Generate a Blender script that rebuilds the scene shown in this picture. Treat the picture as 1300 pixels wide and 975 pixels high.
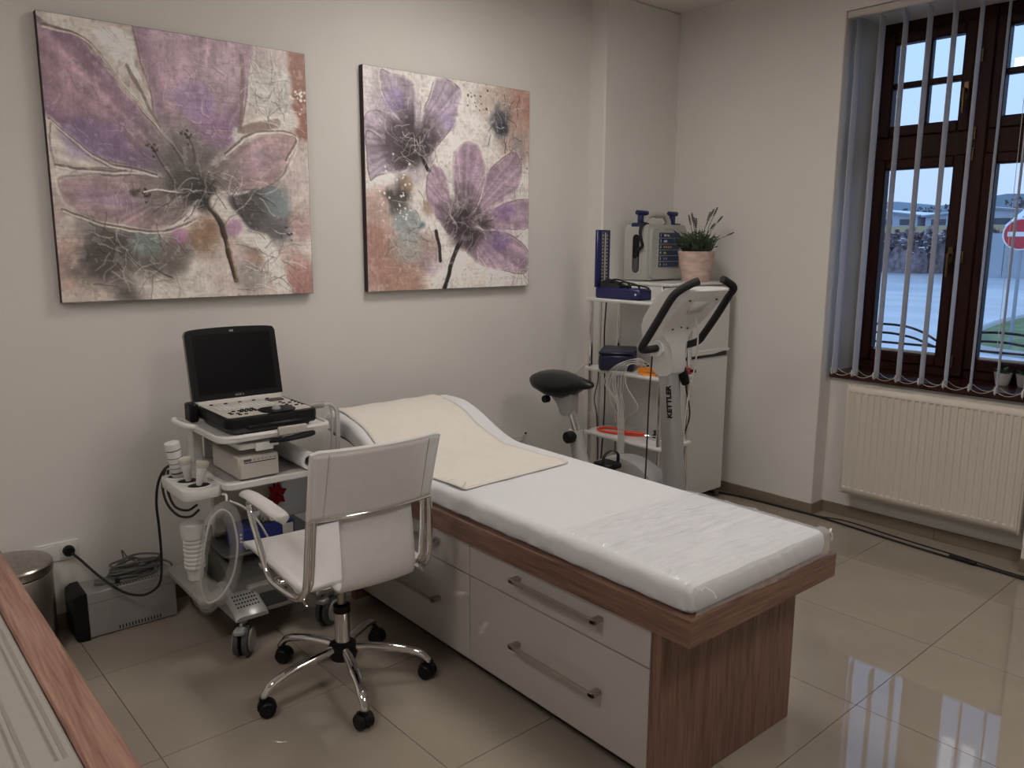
import bpy, bmesh, math, random
import numpy as np
from mathutils import Matrix, Vector
random.seed(4)
for o in list(bpy.data.objects): bpy.data.objects.remove(o)
S = bpy.context.scene
COL = S.collection
PI = math.pi
TH = 0.02229          # floor tiling and window wall are turned this much against the picture wall

# ------------------------------------------------------------------ camera
PIT, ROL, YAW, FPX, HC = -0.17438, 0.004857, 0.72221 - TH, 1015.23, 1.48
fw = Vector((math.cos(PIT) * math.sin(YAW), math.cos(PIT) * math.cos(YAW), math.sin(PIT)))
r0 = Vector((math.cos(YAW), -math.sin(YAW), 0)); u0 = r0.cross(fw)
rr = r0 * math.cos(ROL) + u0 * math.sin(ROL); uu = u0 * math.cos(ROL) - r0 * math.sin(ROL)
cam = bpy.data.objects.new('camera', bpy.data.cameras.new('camera')); COL.objects.link(cam)
cam.matrix_world = Matrix(((rr.x, uu.x, -fw.x, 0), (rr.y, uu.y, -fw.y, 0), (rr.z, uu.z, -fw.z, HC), (0, 0, 0, 1)))
cam.data.sensor_fit = 'HORIZONTAL'; cam.data.sensor_width = 36.0
cam.data.lens = 36.0 * FPX / 1300.0; cam.data.clip_start = 0.02; cam.data.clip_end = 2000
S.camera = cam

# ------------------------------------------------------------------ world, exposure
LAMP_POWER = 18.0
LAMP_COLOR = (1.0, 0.935, 0.865)
SKY_STRENGTH = 1.6
w = bpy.data.worlds.new('dusk_sky'); S.world = w; w.use_nodes = True
nt = w.node_tree; nt.nodes.clear()
wo = nt.nodes.new('ShaderNodeOutputWorld'); bg = nt.nodes.new('ShaderNodeBackground')
tc = nt.nodes.new('ShaderNodeTexCoord'); sx = nt.nodes.new('ShaderNodeSeparateXYZ'); cr_ = nt.nodes.new('ShaderNodeValToRGB')
nt.links.new(tc.outputs['Generated'], sx.inputs[0]); nt.links.new(sx.outputs['Z'], cr_.inputs[0])
cr_.color_ramp.elements[0].position = 0.0; cr_.color_ramp.elements[0].color = (0.37, 0.48, 0.68, 1)
cr_.color_ramp.elements[1].position = 0.30; cr_.color_ramp.elements[1].color = (0.34, 0.54, 0.92, 1)
nt.links.new(cr_.outputs[0], bg.inputs[0]); bg.inputs[1].default_value = SKY_STRENGTH
nt.links.new(bg.outputs[0], wo.inputs[0])
S.view_settings.view_transform = 'Standard'; S.view_settings.look = 'None'
S.view_settings.exposure = 0.0; S.view_settings.gamma = 1.0; S.view_settings.use_curve_mapping = False

# ------------------------------------------------------------------ materials
def lin(c):
    return tuple(((v / 255) / 12.92 if v / 255 <= 0.04045 else ((v / 255 + 0.055) / 1.055) ** 2.4) for v in c)
MATS = {}
def mat(name, col, rough=0.5, metal=0.0, spec=0.5, noise=0.0, nscale=40.0, bump=0.0, bscale=60.0, alpha=1.0, trans=0.0, coat=0.0, emit=None, estr=0.0, ior=1.5, stretch=None):
    if name in MATS: return MATS[name]
    m = bpy.data.materials.new(name); m.use_nodes = True; n = m.node_tree; b = n.nodes['Principled BSDF']
    c = (*col, 1)
    b.inputs['Base Color'].default_value = c; b.inputs['Roughness'].default_value = rough
    b.inputs['Metallic'].default_value = metal; b.inputs['Specular IOR Level'].default_value = spec
    b.inputs['IOR'].default_value = ior; b.inputs['Alpha'].default_value = alpha
    b.inputs['Transmission Weight'].default_value = trans; b.inputs['Coat Weight'].default_value = coat
    if emit: b.inputs['Emission Color'].default_value = (*emit, 1); b.inputs['Emission Strength'].default_value = estr
    t = n.nodes.new('ShaderNodeTexCoord'); mp = n.nodes.new('ShaderNodeMapping'); n.links.new(t.outputs['Object'], mp.inputs[0])
    if stretch: mp.inputs['Scale'].default_value = stretch
    nz = n.nodes.new('ShaderNodeTexNoise'); nz.inputs['Scale'].default_value = nscale; nz.inputs['Detail'].default_value = 5
    n.links.new(mp.outputs[0], nz.inputs['Vector'])
    r = n.nodes.new('ShaderNodeValToRGB'); k = noise
    r.color_ramp.elements[0].color = tuple(max(0, x * (1 - k)) for x in col) + (1,)
    r.color_ramp.elements[1].color = tuple(min(1, x * (1 + k)) for x in col) + (1,)
    r.color_ramp.elements[0].position = 0.3; r.color_ramp.elements[1].position = 0.7
    n.links.new(nz.outputs[0], r.inputs[0]); n.links.new(r.outputs[0], b.inputs['Base Color'])
    if bump:
        n2 = n.nodes.new('ShaderNodeTexNoise'); n2.inputs['Scale'].default_value = bscale; n2.inputs['Detail'].default_value = 4
        n.links.new(mp.outputs[0], n2.inputs['Vector'])
        bp = n.nodes.new('ShaderNodeBump'); bp.inputs['Strength'].default_value = bump; bp.inputs['Distance'].default_value = 0.004
        n.links.new(n2.outputs[0], bp.inputs['Height']); n.links.new(bp.outputs[0], b.inputs['Normal'])
    MATS[name] = m
    return m
def wood(name, c0, c1, axis, rough=0.45, scale=1.0):
    """laminate wood, long grain along axis"""
    m = bpy.data.materials.new(name); m.use_nodes = True; n = m.node_tree; b = n.nodes['Principled BSDF']
    t = n.nodes.new('ShaderNodeTexCoord'); mp = n.nodes.new('ShaderNodeMapping'); n.links.new(t.outputs['Object'], mp.inputs[0])
    sc = [42.0 * scale] * 3; sc['xyz'.index(axis)] = 2.2 * scale; mp.inputs['Scale'].default_value = sc
    a = n.nodes.new('ShaderNodeTexNoise'); a.inputs['Scale'].default_value = 1.6; a.inputs['Detail'].default_value = 6; a.inputs['Distortion'].default_value = 0.8
    n.links.new(mp.outputs[0], a.inputs['Vector'])
    mp2 = n.nodes.new('ShaderNodeMapping'); n.links.new(t.outputs['Object'], mp2.inputs[0])
    s2 = [260.0 * scale] * 3; s2['xyz'.index(axis)] = 9.0 * scale; mp2.inputs['Scale'].default_value = s2
    f = n.nodes.new('ShaderNodeTexNoise'); f.inputs['Scale'].default_value = 1.0; f.inputs['Detail'].default_value = 3; n.links.new(mp2.outputs[0], f.inputs['Vector'])
    mx = n.nodes.new('ShaderNodeMix'); mx.inputs[0].default_value = 0.45
    n.links.new(a.outputs[0], mx.inputs[2]); n.links.new(f.outputs[0], mx.inputs[3])
    r = n.nodes.new('ShaderNodeValToRGB'); r.color_ramp.elements[0].color = (*c0, 1); r.color_ramp.elements[1].color = (*c1, 1)
    r.color_ramp.elements[0].position = 0.36; r.color_ramp.elements[1].position = 0.64
    n.links.new(mx.outputs[0], r.inputs[0]); n.links.new(r.outputs[0], b.inputs['Base Color'])
    b.inputs['Roughness'].default_value = rough
    bp = n.nodes.new('ShaderNodeBump'); bp.inputs['Strength'].default_value = 0.12; bp.inputs['Distance'].default_value = 0.002
    n.links.new(f.outputs[0], bp.inputs['Height']); n.links.new(bp.outputs[0], b.inputs['Normal'])
    return m
def colour_attr_mat(name, rough=0.45):
    m = bpy.data.materials.new(name); m.use_nodes = True; n = m.node_tree; b = n.nodes['Principled BSDF']
    a = n.nodes.new('ShaderNodeVertexColor'); a.layer_name = 'paint'
    nz = n.nodes.new('ShaderNodeTexNoise'); nz.inputs['Scale'].default_value = 160; nz.inputs['Detail'].default_value = 4
    t = n.nodes.new('ShaderNodeTexCoord'); n.links.new(t.outputs['Object'], nz.inputs['Vector'])
    mx = n.nodes.new('ShaderNodeMix'); mx.data_type = 'RGBA'; mx.blend_type = 'OVERLAY'; mx.inputs[0].default_value = 0.14
    n.links.new(a.outputs[0], mx.inputs[6]); n.links.new(nz.outputs[0], mx.inputs[7]); n.links.new(mx.outputs[2], b.inputs['Base Color'])
    bp = n.nodes.new('ShaderNodeBump'); bp.inputs['Strength'].default_value = 0.25; bp.inputs['Distance'].default_value = 0.003
    n.links.new(nz.outputs[0], bp.inputs['Height']); n.links.new(bp.outputs[0], b.inputs['Normal'])
    b.inputs['Roughness'].default_value = rough
    return m

WALL = mat('wall_paint', (0.74, 0.715, 0.68), 0.85, noise=0.015, nscale=3, bump=0.10, bscale=180)
CEIL = mat('ceiling_paint', (0.74, 0.71, 0.67), 0.9, noise=0.01)
TILE = mat('polished_floor_tile', (0.335, 0.288, 0.240), 0.022, spec=0.5, noise=0.05, nscale=5)
GROUT = mat('grout', (0.05, 0.042, 0.034), 0.9, noise=0.1)
BASET = mat('baseboard_tile', (0.22, 0.175, 0.13), 0.16, noise=0.05, nscale=8)
WOOD_Y = wood('brown_laminate_along', (0.105, 0.052, 0.035), (0.255, 0.142, 0.100), 'y')
WOOD_X = wood('brown_laminate_across', (0.115, 0.057, 0.038), (0.275, 0.155, 0.110), 'x')
WOOD_Z = wood('brown_laminate_upright', (0.105, 0.052, 0.035), (0.255, 0.142, 0.100), 'z')
WOOD_D = wood('reddish_oak_edge', (0.19, 0.092, 0.066), (0.37, 0.215, 0.165), 'y', scale=0.9)
WHITEG = mat('white_gloss_front', (0.46, 0.425, 0.41), 0.12, noise=0.01, coat=0.3)
WHITEP = mat('white_plastic', (0.72, 0.71, 0.69), 0.38, noise=0.02)
WHITEM = mat('white_enamel', (0.70, 0.695, 0.68), 0.28, noise=0.01)
CREAM = mat('radiator_enamel', (0.66, 0.61, 0.54), 0.4, noise=0.01)
IVORYP = mat('ivory_plastic', (0.55, 0.52, 0.47), 0.45, noise=0.03)
GREYP = mat('grey_plastic', (0.33, 0.315, 0.30), 0.4, noise=0.03)
GREYD = mat('dark_grey_plastic', (0.07, 0.07, 0.072), 0.45, noise=0.05)
SILVER = mat('silver_paint', (0.42, 0.42, 0.42), 0.35, metal=0.35, noise=0.02)
CHROME = mat('chrome', (0.78, 0.77, 0.76), 0.06, metal=1.0)
STEEL = mat('brushed_steel', (0.40, 0.37, 0.34), 0.28, metal=1.0, noise=0.15, nscale=60, stretch=(1, 1, 0.05))
HANDLE = mat('satin_nickel', (0.44, 0.41, 0.38), 0.33, metal=0.9, noise=0.03)
BLACKP = mat('black_plastic', (0.006, 0.006, 0.007), 0.45, spec=0.25, noise=0.1)
BLACKR = mat('black_rubber', (0.010, 0.010, 0.011), 0.75, noise=0.1, bump=0.2, bscale=300)
BLACKL = mat('black_vinyl', (0.009, 0.009, 0.010), 0.35, noise=0.1, bump=0.15, bscale=200)
SCREEN = mat('screen_glass', (0.003, 0.003, 0.004), 0.35, spec=0.15)
LEATHER = mat('white_leather', (0.70, 0.685, 0.67), 0.45, noise=0.02, bump=0.08, bscale=300)
LINEN = mat('white_sheet', (0.72, 0.725, 0.75), 0.8, noise=0.01, bump=0.15, bscale=40)
PAPER = mat('cream_cotton', (0.76, 0.725, 0.665), 0.9, noise=0.02, bump=0.2, bscale=120)
FILM = mat('clear_plastic_film', (0.93, 0.94, 0.97), 0.16, alpha=0.26, noise=0.0, spec=1.0)
BAGM = mat('clear_plastic_bag', (0.75, 0.74, 0.72), 0.12, alpha=0.13, spec=0.6)
NAVY = mat('navy_plastic', (0.010, 0.012, 0.040), 0.4, noise=0.05)
BLUE = mat('royal_blue_enamel', (0.012, 0.014, 0.10), 0.35, noise=0.03)
BLUECARD = mat('blue_card', (0.020, 0.035, 0.20), 0.5, noise=0.05)
PANELB = mat('dark_blue_print', (0.030, 0.052, 0.13), 0.5)
ORANGE = mat('orange_plastic', (0.85, 0.27, 0.01), 0.4)
REDP = mat('red_plastic', (0.42, 0.012, 0.02), 0.4)
REDT = mat('orange_red_rubber', (0.80, 0.060, 0.022), 0.4)
REDF = mat('red_cloth', (0.45, 0.012, 0.03), 0.8, noise=0.2)
FRAMEW = mat('mahogany_stain', (0.028, 0.0065, 0.0045), 0.5, spec=0.25, noise=0.35, nscale=8, stretch=(4, 4, 0.4))
SILLW = mat('mahogany_sill', (0.045, 0.011, 0.008), 0.25, noise=0.2, nscale=10)
BRASS = mat('aged_brass', (0.17, 0.105, 0.055), 0.35, metal=0.9, noise=0.1)
VANE = mat('blind_fabric', (0.86, 0.86, 0.90), 0.85, noise=0.02, spec=0.2)
_n = VANE.node_tree; _t = _n.nodes.new('ShaderNodeBsdfTranslucent'); _t.inputs[0].default_value = (0.80, 0.80, 0.84, 1); _x = _n.nodes.new('ShaderNodeMixShader'); _x.inputs[0].default_value = 0.45
_n.links.new(_n.nodes['Principled BSDF'].outputs[0], _x.inputs[1]); _n.links.new(_t.outputs[0], _x.inputs[2]); _n.links.new(_x.outputs[0], _n.nodes['Material Output'].inputs[0])
GLASS = bpy.data.materials.new('window_glass'); GLASS.use_nodes = True
_g = GLASS.node_tree; _g.nodes.clear()
_o = _g.nodes.new('ShaderNodeOutputMaterial'); _mx = _g.nodes.new('ShaderNodeMixShader'); _tr = _g.nodes.new('ShaderNodeBsdfTransparent'); _gl = _g.nodes.new('ShaderNodeBsdfGlossy'); _fr = _g.nodes.new('ShaderNodeFresnel')
_gl.inputs['Roughness'].default_value = 0.0; _tr.inputs[0].default_value = (0.97, 0.985, 0.99, 1); _fr.inputs[0].default_value = 1.45
_g.links.new(_fr.outputs[0], _mx.inputs[0]); _g.links.new(_tr.outputs[0], _mx.inputs[1]); _g.links.new(_gl.outputs[0], _mx.inputs[2]); _g.links.new(_mx.outputs[0], _o.inputs[0])
CABLEW = mat('white_cable', (0.62, 0.61, 0.58), 0.45)
CABLEG = mat('grey_cable', (0.13, 0.125, 0.12), 0.5)
CABLEB = mat('black_cable', (0.008, 0.008, 0.008), 0.5)
TUBEC = mat('milky_tubing', (0.55, 0.54, 0.52), 0.25)
POTM = mat('blush_stone_pot', (0.62, 0.46, 0.40), 0.85, noise=0.22, nscale=14, stretch=(1, 1, 3), bump=0.4, bscale=60)
LEAF = mat('lavender_leaf', (0.040, 0.065, 0.035), 0.7, noise=0.4, nscale=30)
FLOWER = mat('lavender_flower', (0.050, 0.036, 0.055), 0.85, noise=0.4, nscale=60)
SOIL = mat('soil', (0.03, 0.022, 0.016), 0.95, noise=0.4)
PAINTM = colour_attr_mat('oil_paint', 0.42)
CANVASE = mat('canvas_edge', (0.035, 0.020, 0.020), 0.7, noise=0.1)

# ------------------------------------------------------------------ mesh helpers
def cr(pts, n=8, closed=False):
    """Catmull-Rom through points (any dimension)"""
    P = [np.array(p, float) for p in pts]; N = len(P); out = []
    rng = range(N) if closed else range(N - 1)
    for i in rng:
        p1, p2 = P[i], P[(i + 1) % N]
        p0 = P[(i - 1) % N] if closed or i > 0 else 2 * p1 - p2
        p3 = P[(i + 2) % N] if closed or i < N - 2 else 2 * p2 - p1
        for k in range(n):
            t = k / n
            out.append(0.5 * ((2 * p1) + (-p0 + p2) * t + (2 * p0 - 5 * p1 + 4 * p2 - p3) * t * t + (-p0 + 3 * p1 - 3 * p2 + p3) * t ** 3))
    if not closed: out.append(P[-1])
    return out
class MB:
    def __init__(s, M=None): s.v = []; s.f = []; s.M = M
    def add(s, vs, fs):
        b = len(s.v)
        for p in vs:
            p = Vector((float(p[0]), float(p[1]), float(p[2])))
            s.v.append(tuple(s.M @ p) if s.M else tuple(p))
        s.f += [tuple(b + i for i in f) for f in fs]
        return s
    def box(s, a, b, bev=0.0):
        lo = [min(a[i], b[i]) for i in range(3)]; hi = [max(a[i], b[i]) for i in range(3)]
        cs = [(i, j, k) for i in (0, 1) for j in (0, 1) for k in (0, 1)]
        if bev <= 0:
            vs = [(hi[0] if c[0] else lo[0], hi[1] if c[1] else lo[1], hi[2] if c[2] else lo[2]) for c in cs]
            return s.add(vs, [(0, 1, 3, 2), (4, 6, 7, 5), (0, 4, 5, 1), (2, 3, 7, 6), (0, 2, 6, 4), (1, 5, 7, 3)])
        bev = min([bev] + [(hi[i] - lo[i]) * 0.49 for i in range(3)])
        vs = []; ix = {}
        for c in cs:
            for ax in range(3):
                p = [hi[i] - (0 if i == ax else bev) if c[i] else lo[i] + (0 if i == ax else bev) for i in range(3)]
                ix[(c, ax)] = len(vs); vs.append(p)
        fs = []
        for ax in range(3):
            o1, o2 = [i for i in range(3) if i != ax]
            for sg in (0, 1):
                q = []
                for (u, v) in ((0, 0), (1, 0), (1, 1), (0, 1)):
                    c = [0, 0, 0]; c[ax] = sg; c[o1] = u; c[o2] = v; q.append(ix[(tuple(c), ax)])
                fs.append(q)
        for k in range(3):
            o1, o2 = [i for i in range(3) if i != k]
            for u in (0, 1):
                for v in (0, 1):
                    c = [0, 0, 0]; c[o1] = u; c[o2] = v; d = list(c); d[k] = 1; c = tuple(c); d = tuple(d)
                    fs.append((ix[(c, o1)], ix[(d, o1)], ix[(d, o2)], ix[(c, o2)]))
        for c in cs: fs.append((ix[(c, 0)], ix[(c, 1)], ix[(c, 2)]))
        return s.add(vs, fs)
    def tube(s, path, r, n=8, closed=False, caps=True, flat=1.0):
        P = [Vector(p) for p in path]; N = len(P)
        rs = r if isinstance(r, (list, tuple)) else [r] * N
        T = []
        for i in range(N):
            a = P[(i - 1) % N] if (closed or i > 0) else P[i]; b = P[(i + 1) % N] if (closed or i < N - 1) else P[i]
            d = b - a; T.append(d.normalized() if d.length > 1e-9 else Vector((0, 0, 1)))
        up = Vector((0, 0, 1)) if abs(T[0].z) < 0.9 else Vector((1, 0, 0))
        x = T[0].cross(up).normalized(); vs = []
        for i in range(N):
            x = (x - T[i] * x.dot(T[i])).normalized(); y = T[i].cross(x)
            for k in range(n):
                a = 2 * PI * k / n; vs.append(P[i] + (x * math.cos(a) + y * math.sin(a) * flat) * rs[i])
        fs = []
        for i in range(N if closed else N - 1):
            j = (i + 1) % N
            for k in range(n): fs.append((i * n + k, i * n + (k + 1) % n, j * n + (k + 1) % n, j * n + k))
        if caps and not closed: fs += [tuple(range(n - 1, -1, -1)), tuple((N - 1) * n + k for k in range(n))]
        return s.add(vs, fs)
    def cyl(s, p0, p1, r0, r1=None, n=20): return s.tube([p0, p1], [r0, r0 if r1 is None else r1], n)
    def lathe(s, prof, c=(0, 0, 0), n=28, axis='z', sx=1.0, sy=1.0, caps=True):
        vs = []
        for (r, z) in prof:
            for k in range(n):
                a = 2 * PI * k / n; x, y = r * math.cos(a) * sx, r * math.sin(a) * sy
                p = {'z': (x, y, z), 'x': (z, x, y), 'y': (x, z, y)}[axis]
                vs.append((c[0] + p[0], c[1] + p[1], c[2] + p[2]))
        fs = []
        for i in range(len(prof) - 1):
            for k in range(n): fs.append((i * n + k, i * n + (k + 1) % n, (i + 1) * n + (k + 1) % n, (i + 1) * n + k))
        if caps: fs += [tuple(range(n - 1, -1, -1)), tuple((len(prof) - 1) * n + k for k in range(n))]
        return s.add(vs, fs)
    def prism(s, poly, d0, d1, plane='xy', ):
        """polygon in a plane, extruded along the third axis from d0 to d1"""
        f = {'xy': lambda u, v, d: (u, v, d), 'xz': lambda u, v, d: (u, d, v), 'yz': lambda u, v, d: (d, u, v)}[plane]
        n = len(poly)
        vs = [f(p[0], p[1], d0) for p in poly] + [f(p[0], p[1], d1) for p in poly]
        fs = [tuple(range(n - 1, -1, -1)), tuple(range(n, 2 * n))] + [(i, (i + 1) % n, n + (i + 1) % n, n + i) for i in range(n)]
        return s.add(vs, fs)
    def grid(s, rows):
        """open surface from rows of points"""
        a = len(rows); b = len(rows[0]); vs = [p for r in rows for p in r]
        return s.add(vs, [(i * b + j, i * b + j + 1, (i + 1) * b + j + 1, (i + 1) * b + j) for i in range(a - 1) for j in range(b - 1)])
    def loft(s, rings, caps=True):
        n = len(rings[0]); vs = [p for r in rings for p in r]; fs = []
        for i in range(len(rings) - 1):
            for k in range(n): fs.append((i * n + k, i * n + (k + 1) % n, (i + 1) * n + (k + 1) % n, (i + 1) * n + k))
        if caps: fs += [tuple(range(n - 1, -1, -1)), tuple((len(rings) - 1) * n + k for k in range(n))]
        return s.add(vs, fs)
    def ball(s, c, r, n=12, sc=(1, 1, 1)):
        m = n // 2
        rings = []
        for i in range(1, m):
            a = PI * i / m
            rings.append([(c[0] + r * sc[0] * math.sin(a) * math.cos(2 * PI * k / n), c[1] + r * sc[1] * math.sin(a) * math.sin(2 * PI * k / n), c[2] - r * sc[2] * math.cos(a)) for k in range(n)])
        return s.loft(rings)
def rrect(x0, y0, x1, y1, r, n=4):
    o = []
    for cx, cy, a0 in ((x1 - r, y1 - r, 0), (x0 + r, y1 - r, 90), (x0 + r, y0 + r, 180), (x1 - r, y0 + r, 270)):
        for k in range(n + 1):
            a = math.radians(a0 + 90 * k / n); o.append((cx + r * math.cos(a), cy + r * math.sin(a)))
    return o
WM = {}
def mesh_of(name, mb, inv, smooth, recalc):
    me = bpy.data.meshes.new(name)
    vs = [inv @ Vector(p) for p in mb.v] if inv else mb.v
    me.from_pydata([tuple(p) for p in vs], [], mb.f)
    if recalc:
        b = bmesh.new(); b.from_mesh(me); bmesh.ops.recalc_face_normals(b, faces=b.faces); b.to_mesh(me); b.free()
    if smooth:
        for p in me.polygons: p.use_smooth = True
        try: me.set_sharp_from_angle(angle=math.radians(38))
        except Exception: pass
    return me
def part(name, mb, m, parent, label=None, smooth=True, recalc=True, kind=None, solid=0):
    """mesh given in world coordinates, made a child of parent"""
    mw = WM[parent.name]
    o = bpy.data.objects.new(name, mesh_of(name, mb, mw.inverted(), smooth, recalc)); COL.objects.link(o)
    o.data.materials.append(m); o.parent = parent; WM[o.name] = mw
    if label: o['label'] = label
    if kind: o['kind'] = kind
    if solid:
        k = o.modifiers.new('thickness', 'SOLIDIFY'); k.thickness = solid; k.offset = 0
    return o
def tag(o, label=None, cat=None, group=None, kind=None):
    for k, v in (('label', label), ('category', cat), ('group', group), ('kind', kind)):
        if v: o[k] = v
    return o
def thing(name, loc, label, cat, group=None, rz=0.0):
    o = bpy.data.objects.new(name, None); COL.objects.link(o); o.empty_display_size = 0.1
    o.location = loc; o.rotation_euler = (0, 0, rz)
    WM[o.name] = Matrix.Translation(Vector(loc)) @ Matrix.Rotation(rz, 4, 'Z')
    return tag(o, label, cat, group)
def solo(name, mb, m, label=None, cat=None, group=None, kind=None, rz=0.0, smooth=True, recalc=True, solid=0, loc=None):
    xs = [p[0] for p in mb.v]; ys = [p[1] for p in mb.v]; zs = [p[2] for p in mb.v]
    loc = Vector(loc) if loc else Vector(((min(xs) + max(xs)) / 2, (min(ys) + max(ys)) / 2, min(zs)))
    mw = Matrix.Translation(loc) @ Matrix.Rotation(rz, 4, 'Z')
    o = bpy.data.objects.new(name, mesh_of(name, mb, mw.inverted(), smooth, recalc)); COL.objects.link(o)
    o.location = loc; o.rotation_euler = (0, 0, rz); o.data.materials.append(m); WM[o.name] = mw
    if solid:
        k = o.modifiers.new('thickness', 'SOLIDIFY'); k.thickness = solid; k.offset = 0
    return tag(o, label, cat, group, kind)
def local_thing(name, loc, rz, *a, **k):
    """thing plus the matrix that takes its local coordinates to the world"""
    t = thing(name, loc, *a, rz=rz, **k); return t, WM[t.name]
def text_part(name, s, m, parent, size, mat4, depth=0.0008, align='CENTER', bold=0.0):
    c = bpy.data.curves.new(name, 'FONT'); c.body = s; c.size = size; c.extrude = depth; c.align_x = align; c.align_y = 'CENTER'; c.resolution_u = 3; c.offset = bold
    o = bpy.data.objects.new(name, c); COL.objects.link(o); dg = bpy.context.evaluated_depsgraph_get(); dg.update()
    me = bpy.data.meshes.new_from_object(o.evaluated_get(dg)); bpy.data.objects.remove(o); bpy.data.curves.remove(c)
    me.transform(WM[parent.name].inverted() @ mat4)
    o = bpy.data.objects.new(name, me); COL.objects.link(o); me.materials.clear(); me.materials.append(m); o.parent = parent; WM[o.name] = WM[parent.name]
    return o
RT = Matrix.Rotation(TH, 4, 'Z')
def T(x, y, z): return tuple(RT @ Vector((x, y, z)))

# ================================================================== THE ROOM
WY = 3.33; CZ = 2.82; XL = -1.7; YF = -2.2; WX = 4.07     # picture wall, ceiling, left wall, wall behind, window wall (tile frame)
NY0, NY1 = 1.07, 2.10                                    # window niche
SILLZ = 0.797
# floor of tiles
fl = solo('floor', MB(RT).box((XL - 0.3, YF - 0.3, -0.06), (WX + 0.5, WY + 0.25, -0.003)), GROUT, kind='structure', rz=TH, loc=(0, 0, 0), smooth=False)
tx0, ty0 = 0.628, 1.048
tile_mesh = None
i0, i1 = int(math.floor((XL - tx0) / 0.6)) - 1, int(math.ceil((WX + 0.2 - tx0) / 0.6))
j0, j1 = int(math.floor((YF - ty0) / 0.6)) - 1, int(math.ceil((WY + 0.2 - ty0) / 0.6))
for i in range(i0, i1):
    for j in range(j0, j1):
        if tile_mesh is None:
            mb = MB().box((0.0012, 0.0012, -0.012), (0.5988, 0.5988, 0.0))
            tile_mesh = mesh_of('tile', mb, None, False, True); tile_mesh.materials.append(TILE)
        o = bpy.data.objects.new('tile', tile_mesh); COL.objects.link(o); o.parent = fl
        o.location = (tx0 + 0.6 * i, ty0 + 0.6 * j, 0)
# walls
solo('ceiling', MB().box((XL - 0.2, YF - 0.2, CZ), (WX + 0.6, WY + 0.2, CZ + 0.1)), CEIL, kind='structure', smooth=False)
solo('wall_back', MB().box((XL - 0.15, WY, -0.02), (WX + 0.25, WY + 0.15, CZ)), WALL, kind='structure', smooth=False)
solo('wall_corner_pier', MB().box((3.371, 3.215, -0.02), (WX + 0.2, WY + 0.01, CZ), 0.008), WALL, kind='structure')
solo('wall_left', MB().box((XL - 0.15, YF - 0.1, -0.02), (XL, WY + 0.1, CZ)), WALL, kind='structure', smooth=False)
solo('wall_front', MB().box((XL - 0.1, YF - 0.15, -0.02), (WX + 0.3, YF, CZ)), WALL, kind='structure', smooth=False)
mb = MB(RT)
TOPZ = 2.632
mb.box((WX, NY1, -0.02), (WX + 0.62, WY + 0.1, CZ + 0.02), 0.004)
mb.box((WX, YF - 0.1, -0.02), (WX + 0.62, NY0, CZ + 0.02), 0.004)
mb.box((WX, NY0 - 0.01, TOPZ), (WX + 0.62, NY1 + 0.01, CZ + 0.02))
mb.box((4.19, NY0 - 0.01, -0.02), (WX + 0.62, NY1 + 0.01, SILLZ - 0.032))
solo('wall_right', mb, WALL, kind='structure', rz=TH, loc=(0, 0, 0), recalc=False, smooth=False)
# baseboards of tile pieces
def baseboard(name, a, b, h=0.062, t=0.010, frame=None):
    """row of tile pieces from a to b, standing t proud of the wall on its left"""
    M = frame or Matrix()
    p0 = M @ Vector((*a, 0)); p1 = M @ Vector((*b, 0)); d = (p1 - p0); L = d.length; ang = math.atan2(d.y, d.x)
    root = bpy.data.objects.new(name, None); COL.objects.link(root); root.location = p0; root.rotation_euler = (0, 0, ang); root['kind'] = 'structure'
    mw = Matrix.Translation(p0) @ Matrix.Rotation(ang, 4, 'Z'); WM[root.name] = mw
    x = 0
    while x < L - 1e-4:
        e = min(L, x + 0.6); m2 = MB(mw).box((x + 0.0008, -0.0005, 0), (e - 0.0008, -t, h), 0.002)
        part('baseboard_tile', m2, BASET, root); x = e
baseboard('baseboard_back', (XL, WY), (3.371, WY))
baseboard('baseboard_pier', (3.371, 3.215), (4.0, 3.215))
baseboard('baseboard_right', (WX, 3.12), (WX, NY1 - 0.01), frame=RT)
baseboard('baseboard_niche_side', (WX - 0.01, NY1), (4.19, NY1), frame=RT)
baseboard('baseboard_niche', (4.19, NY1 - 0.01), (4.19, NY0 + 0.01), frame=RT)
baseboard('baseboard_right_near', (WX, NY0), (WX, YF), frame=RT)
baseboard('baseboard_left', (XL, YF), (XL, WY))

# ------------------------------------------------------------------ window
WXI = 4.48
win = thing('window_1', T(WXI + 0.04, 1.585, SILLZ), None, None, rz=TH); win['kind'] = 'structure'
def fbox(y0, z0, y1, z1, x0=WXI, x1=WXI + 0.075, bev=0.004): return MB(RT).box((x0, y0, z0), (x1, y1, z1), bev)
fm = MB(RT)
fm.box((WXI, 2.04, SILLZ), (WXI + 0.08, NY1, TOPZ), 0.004)
fm.box((WXI, NY0, SILLZ), (WXI + 0.08, 1.12, TOPZ), 0.004)
fm.box((WXI + 0.001, NY0, TOPZ - 0.06), (WXI + 0.079, NY1, TOPZ), 0.004)
fm.box((WXI + 0.001, NY0, SILLZ), (WXI + 0.079, NY1, SILLZ + 0.05), 0.004)
fm.box((WXI + 0.002, NY0, 1.925), (WXI + 0.078, NY1, 2.052), 0.004)
part('frame', fm, FRAMEW, win)
fm = MB(RT).box((WXI - 0.012, 1.533, SILLZ + 0.002), (WXI + 0.07, 1.623, TOPZ - 0.002), 0.01)
part('mullion', fm, FRAMEW, win)
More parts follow.
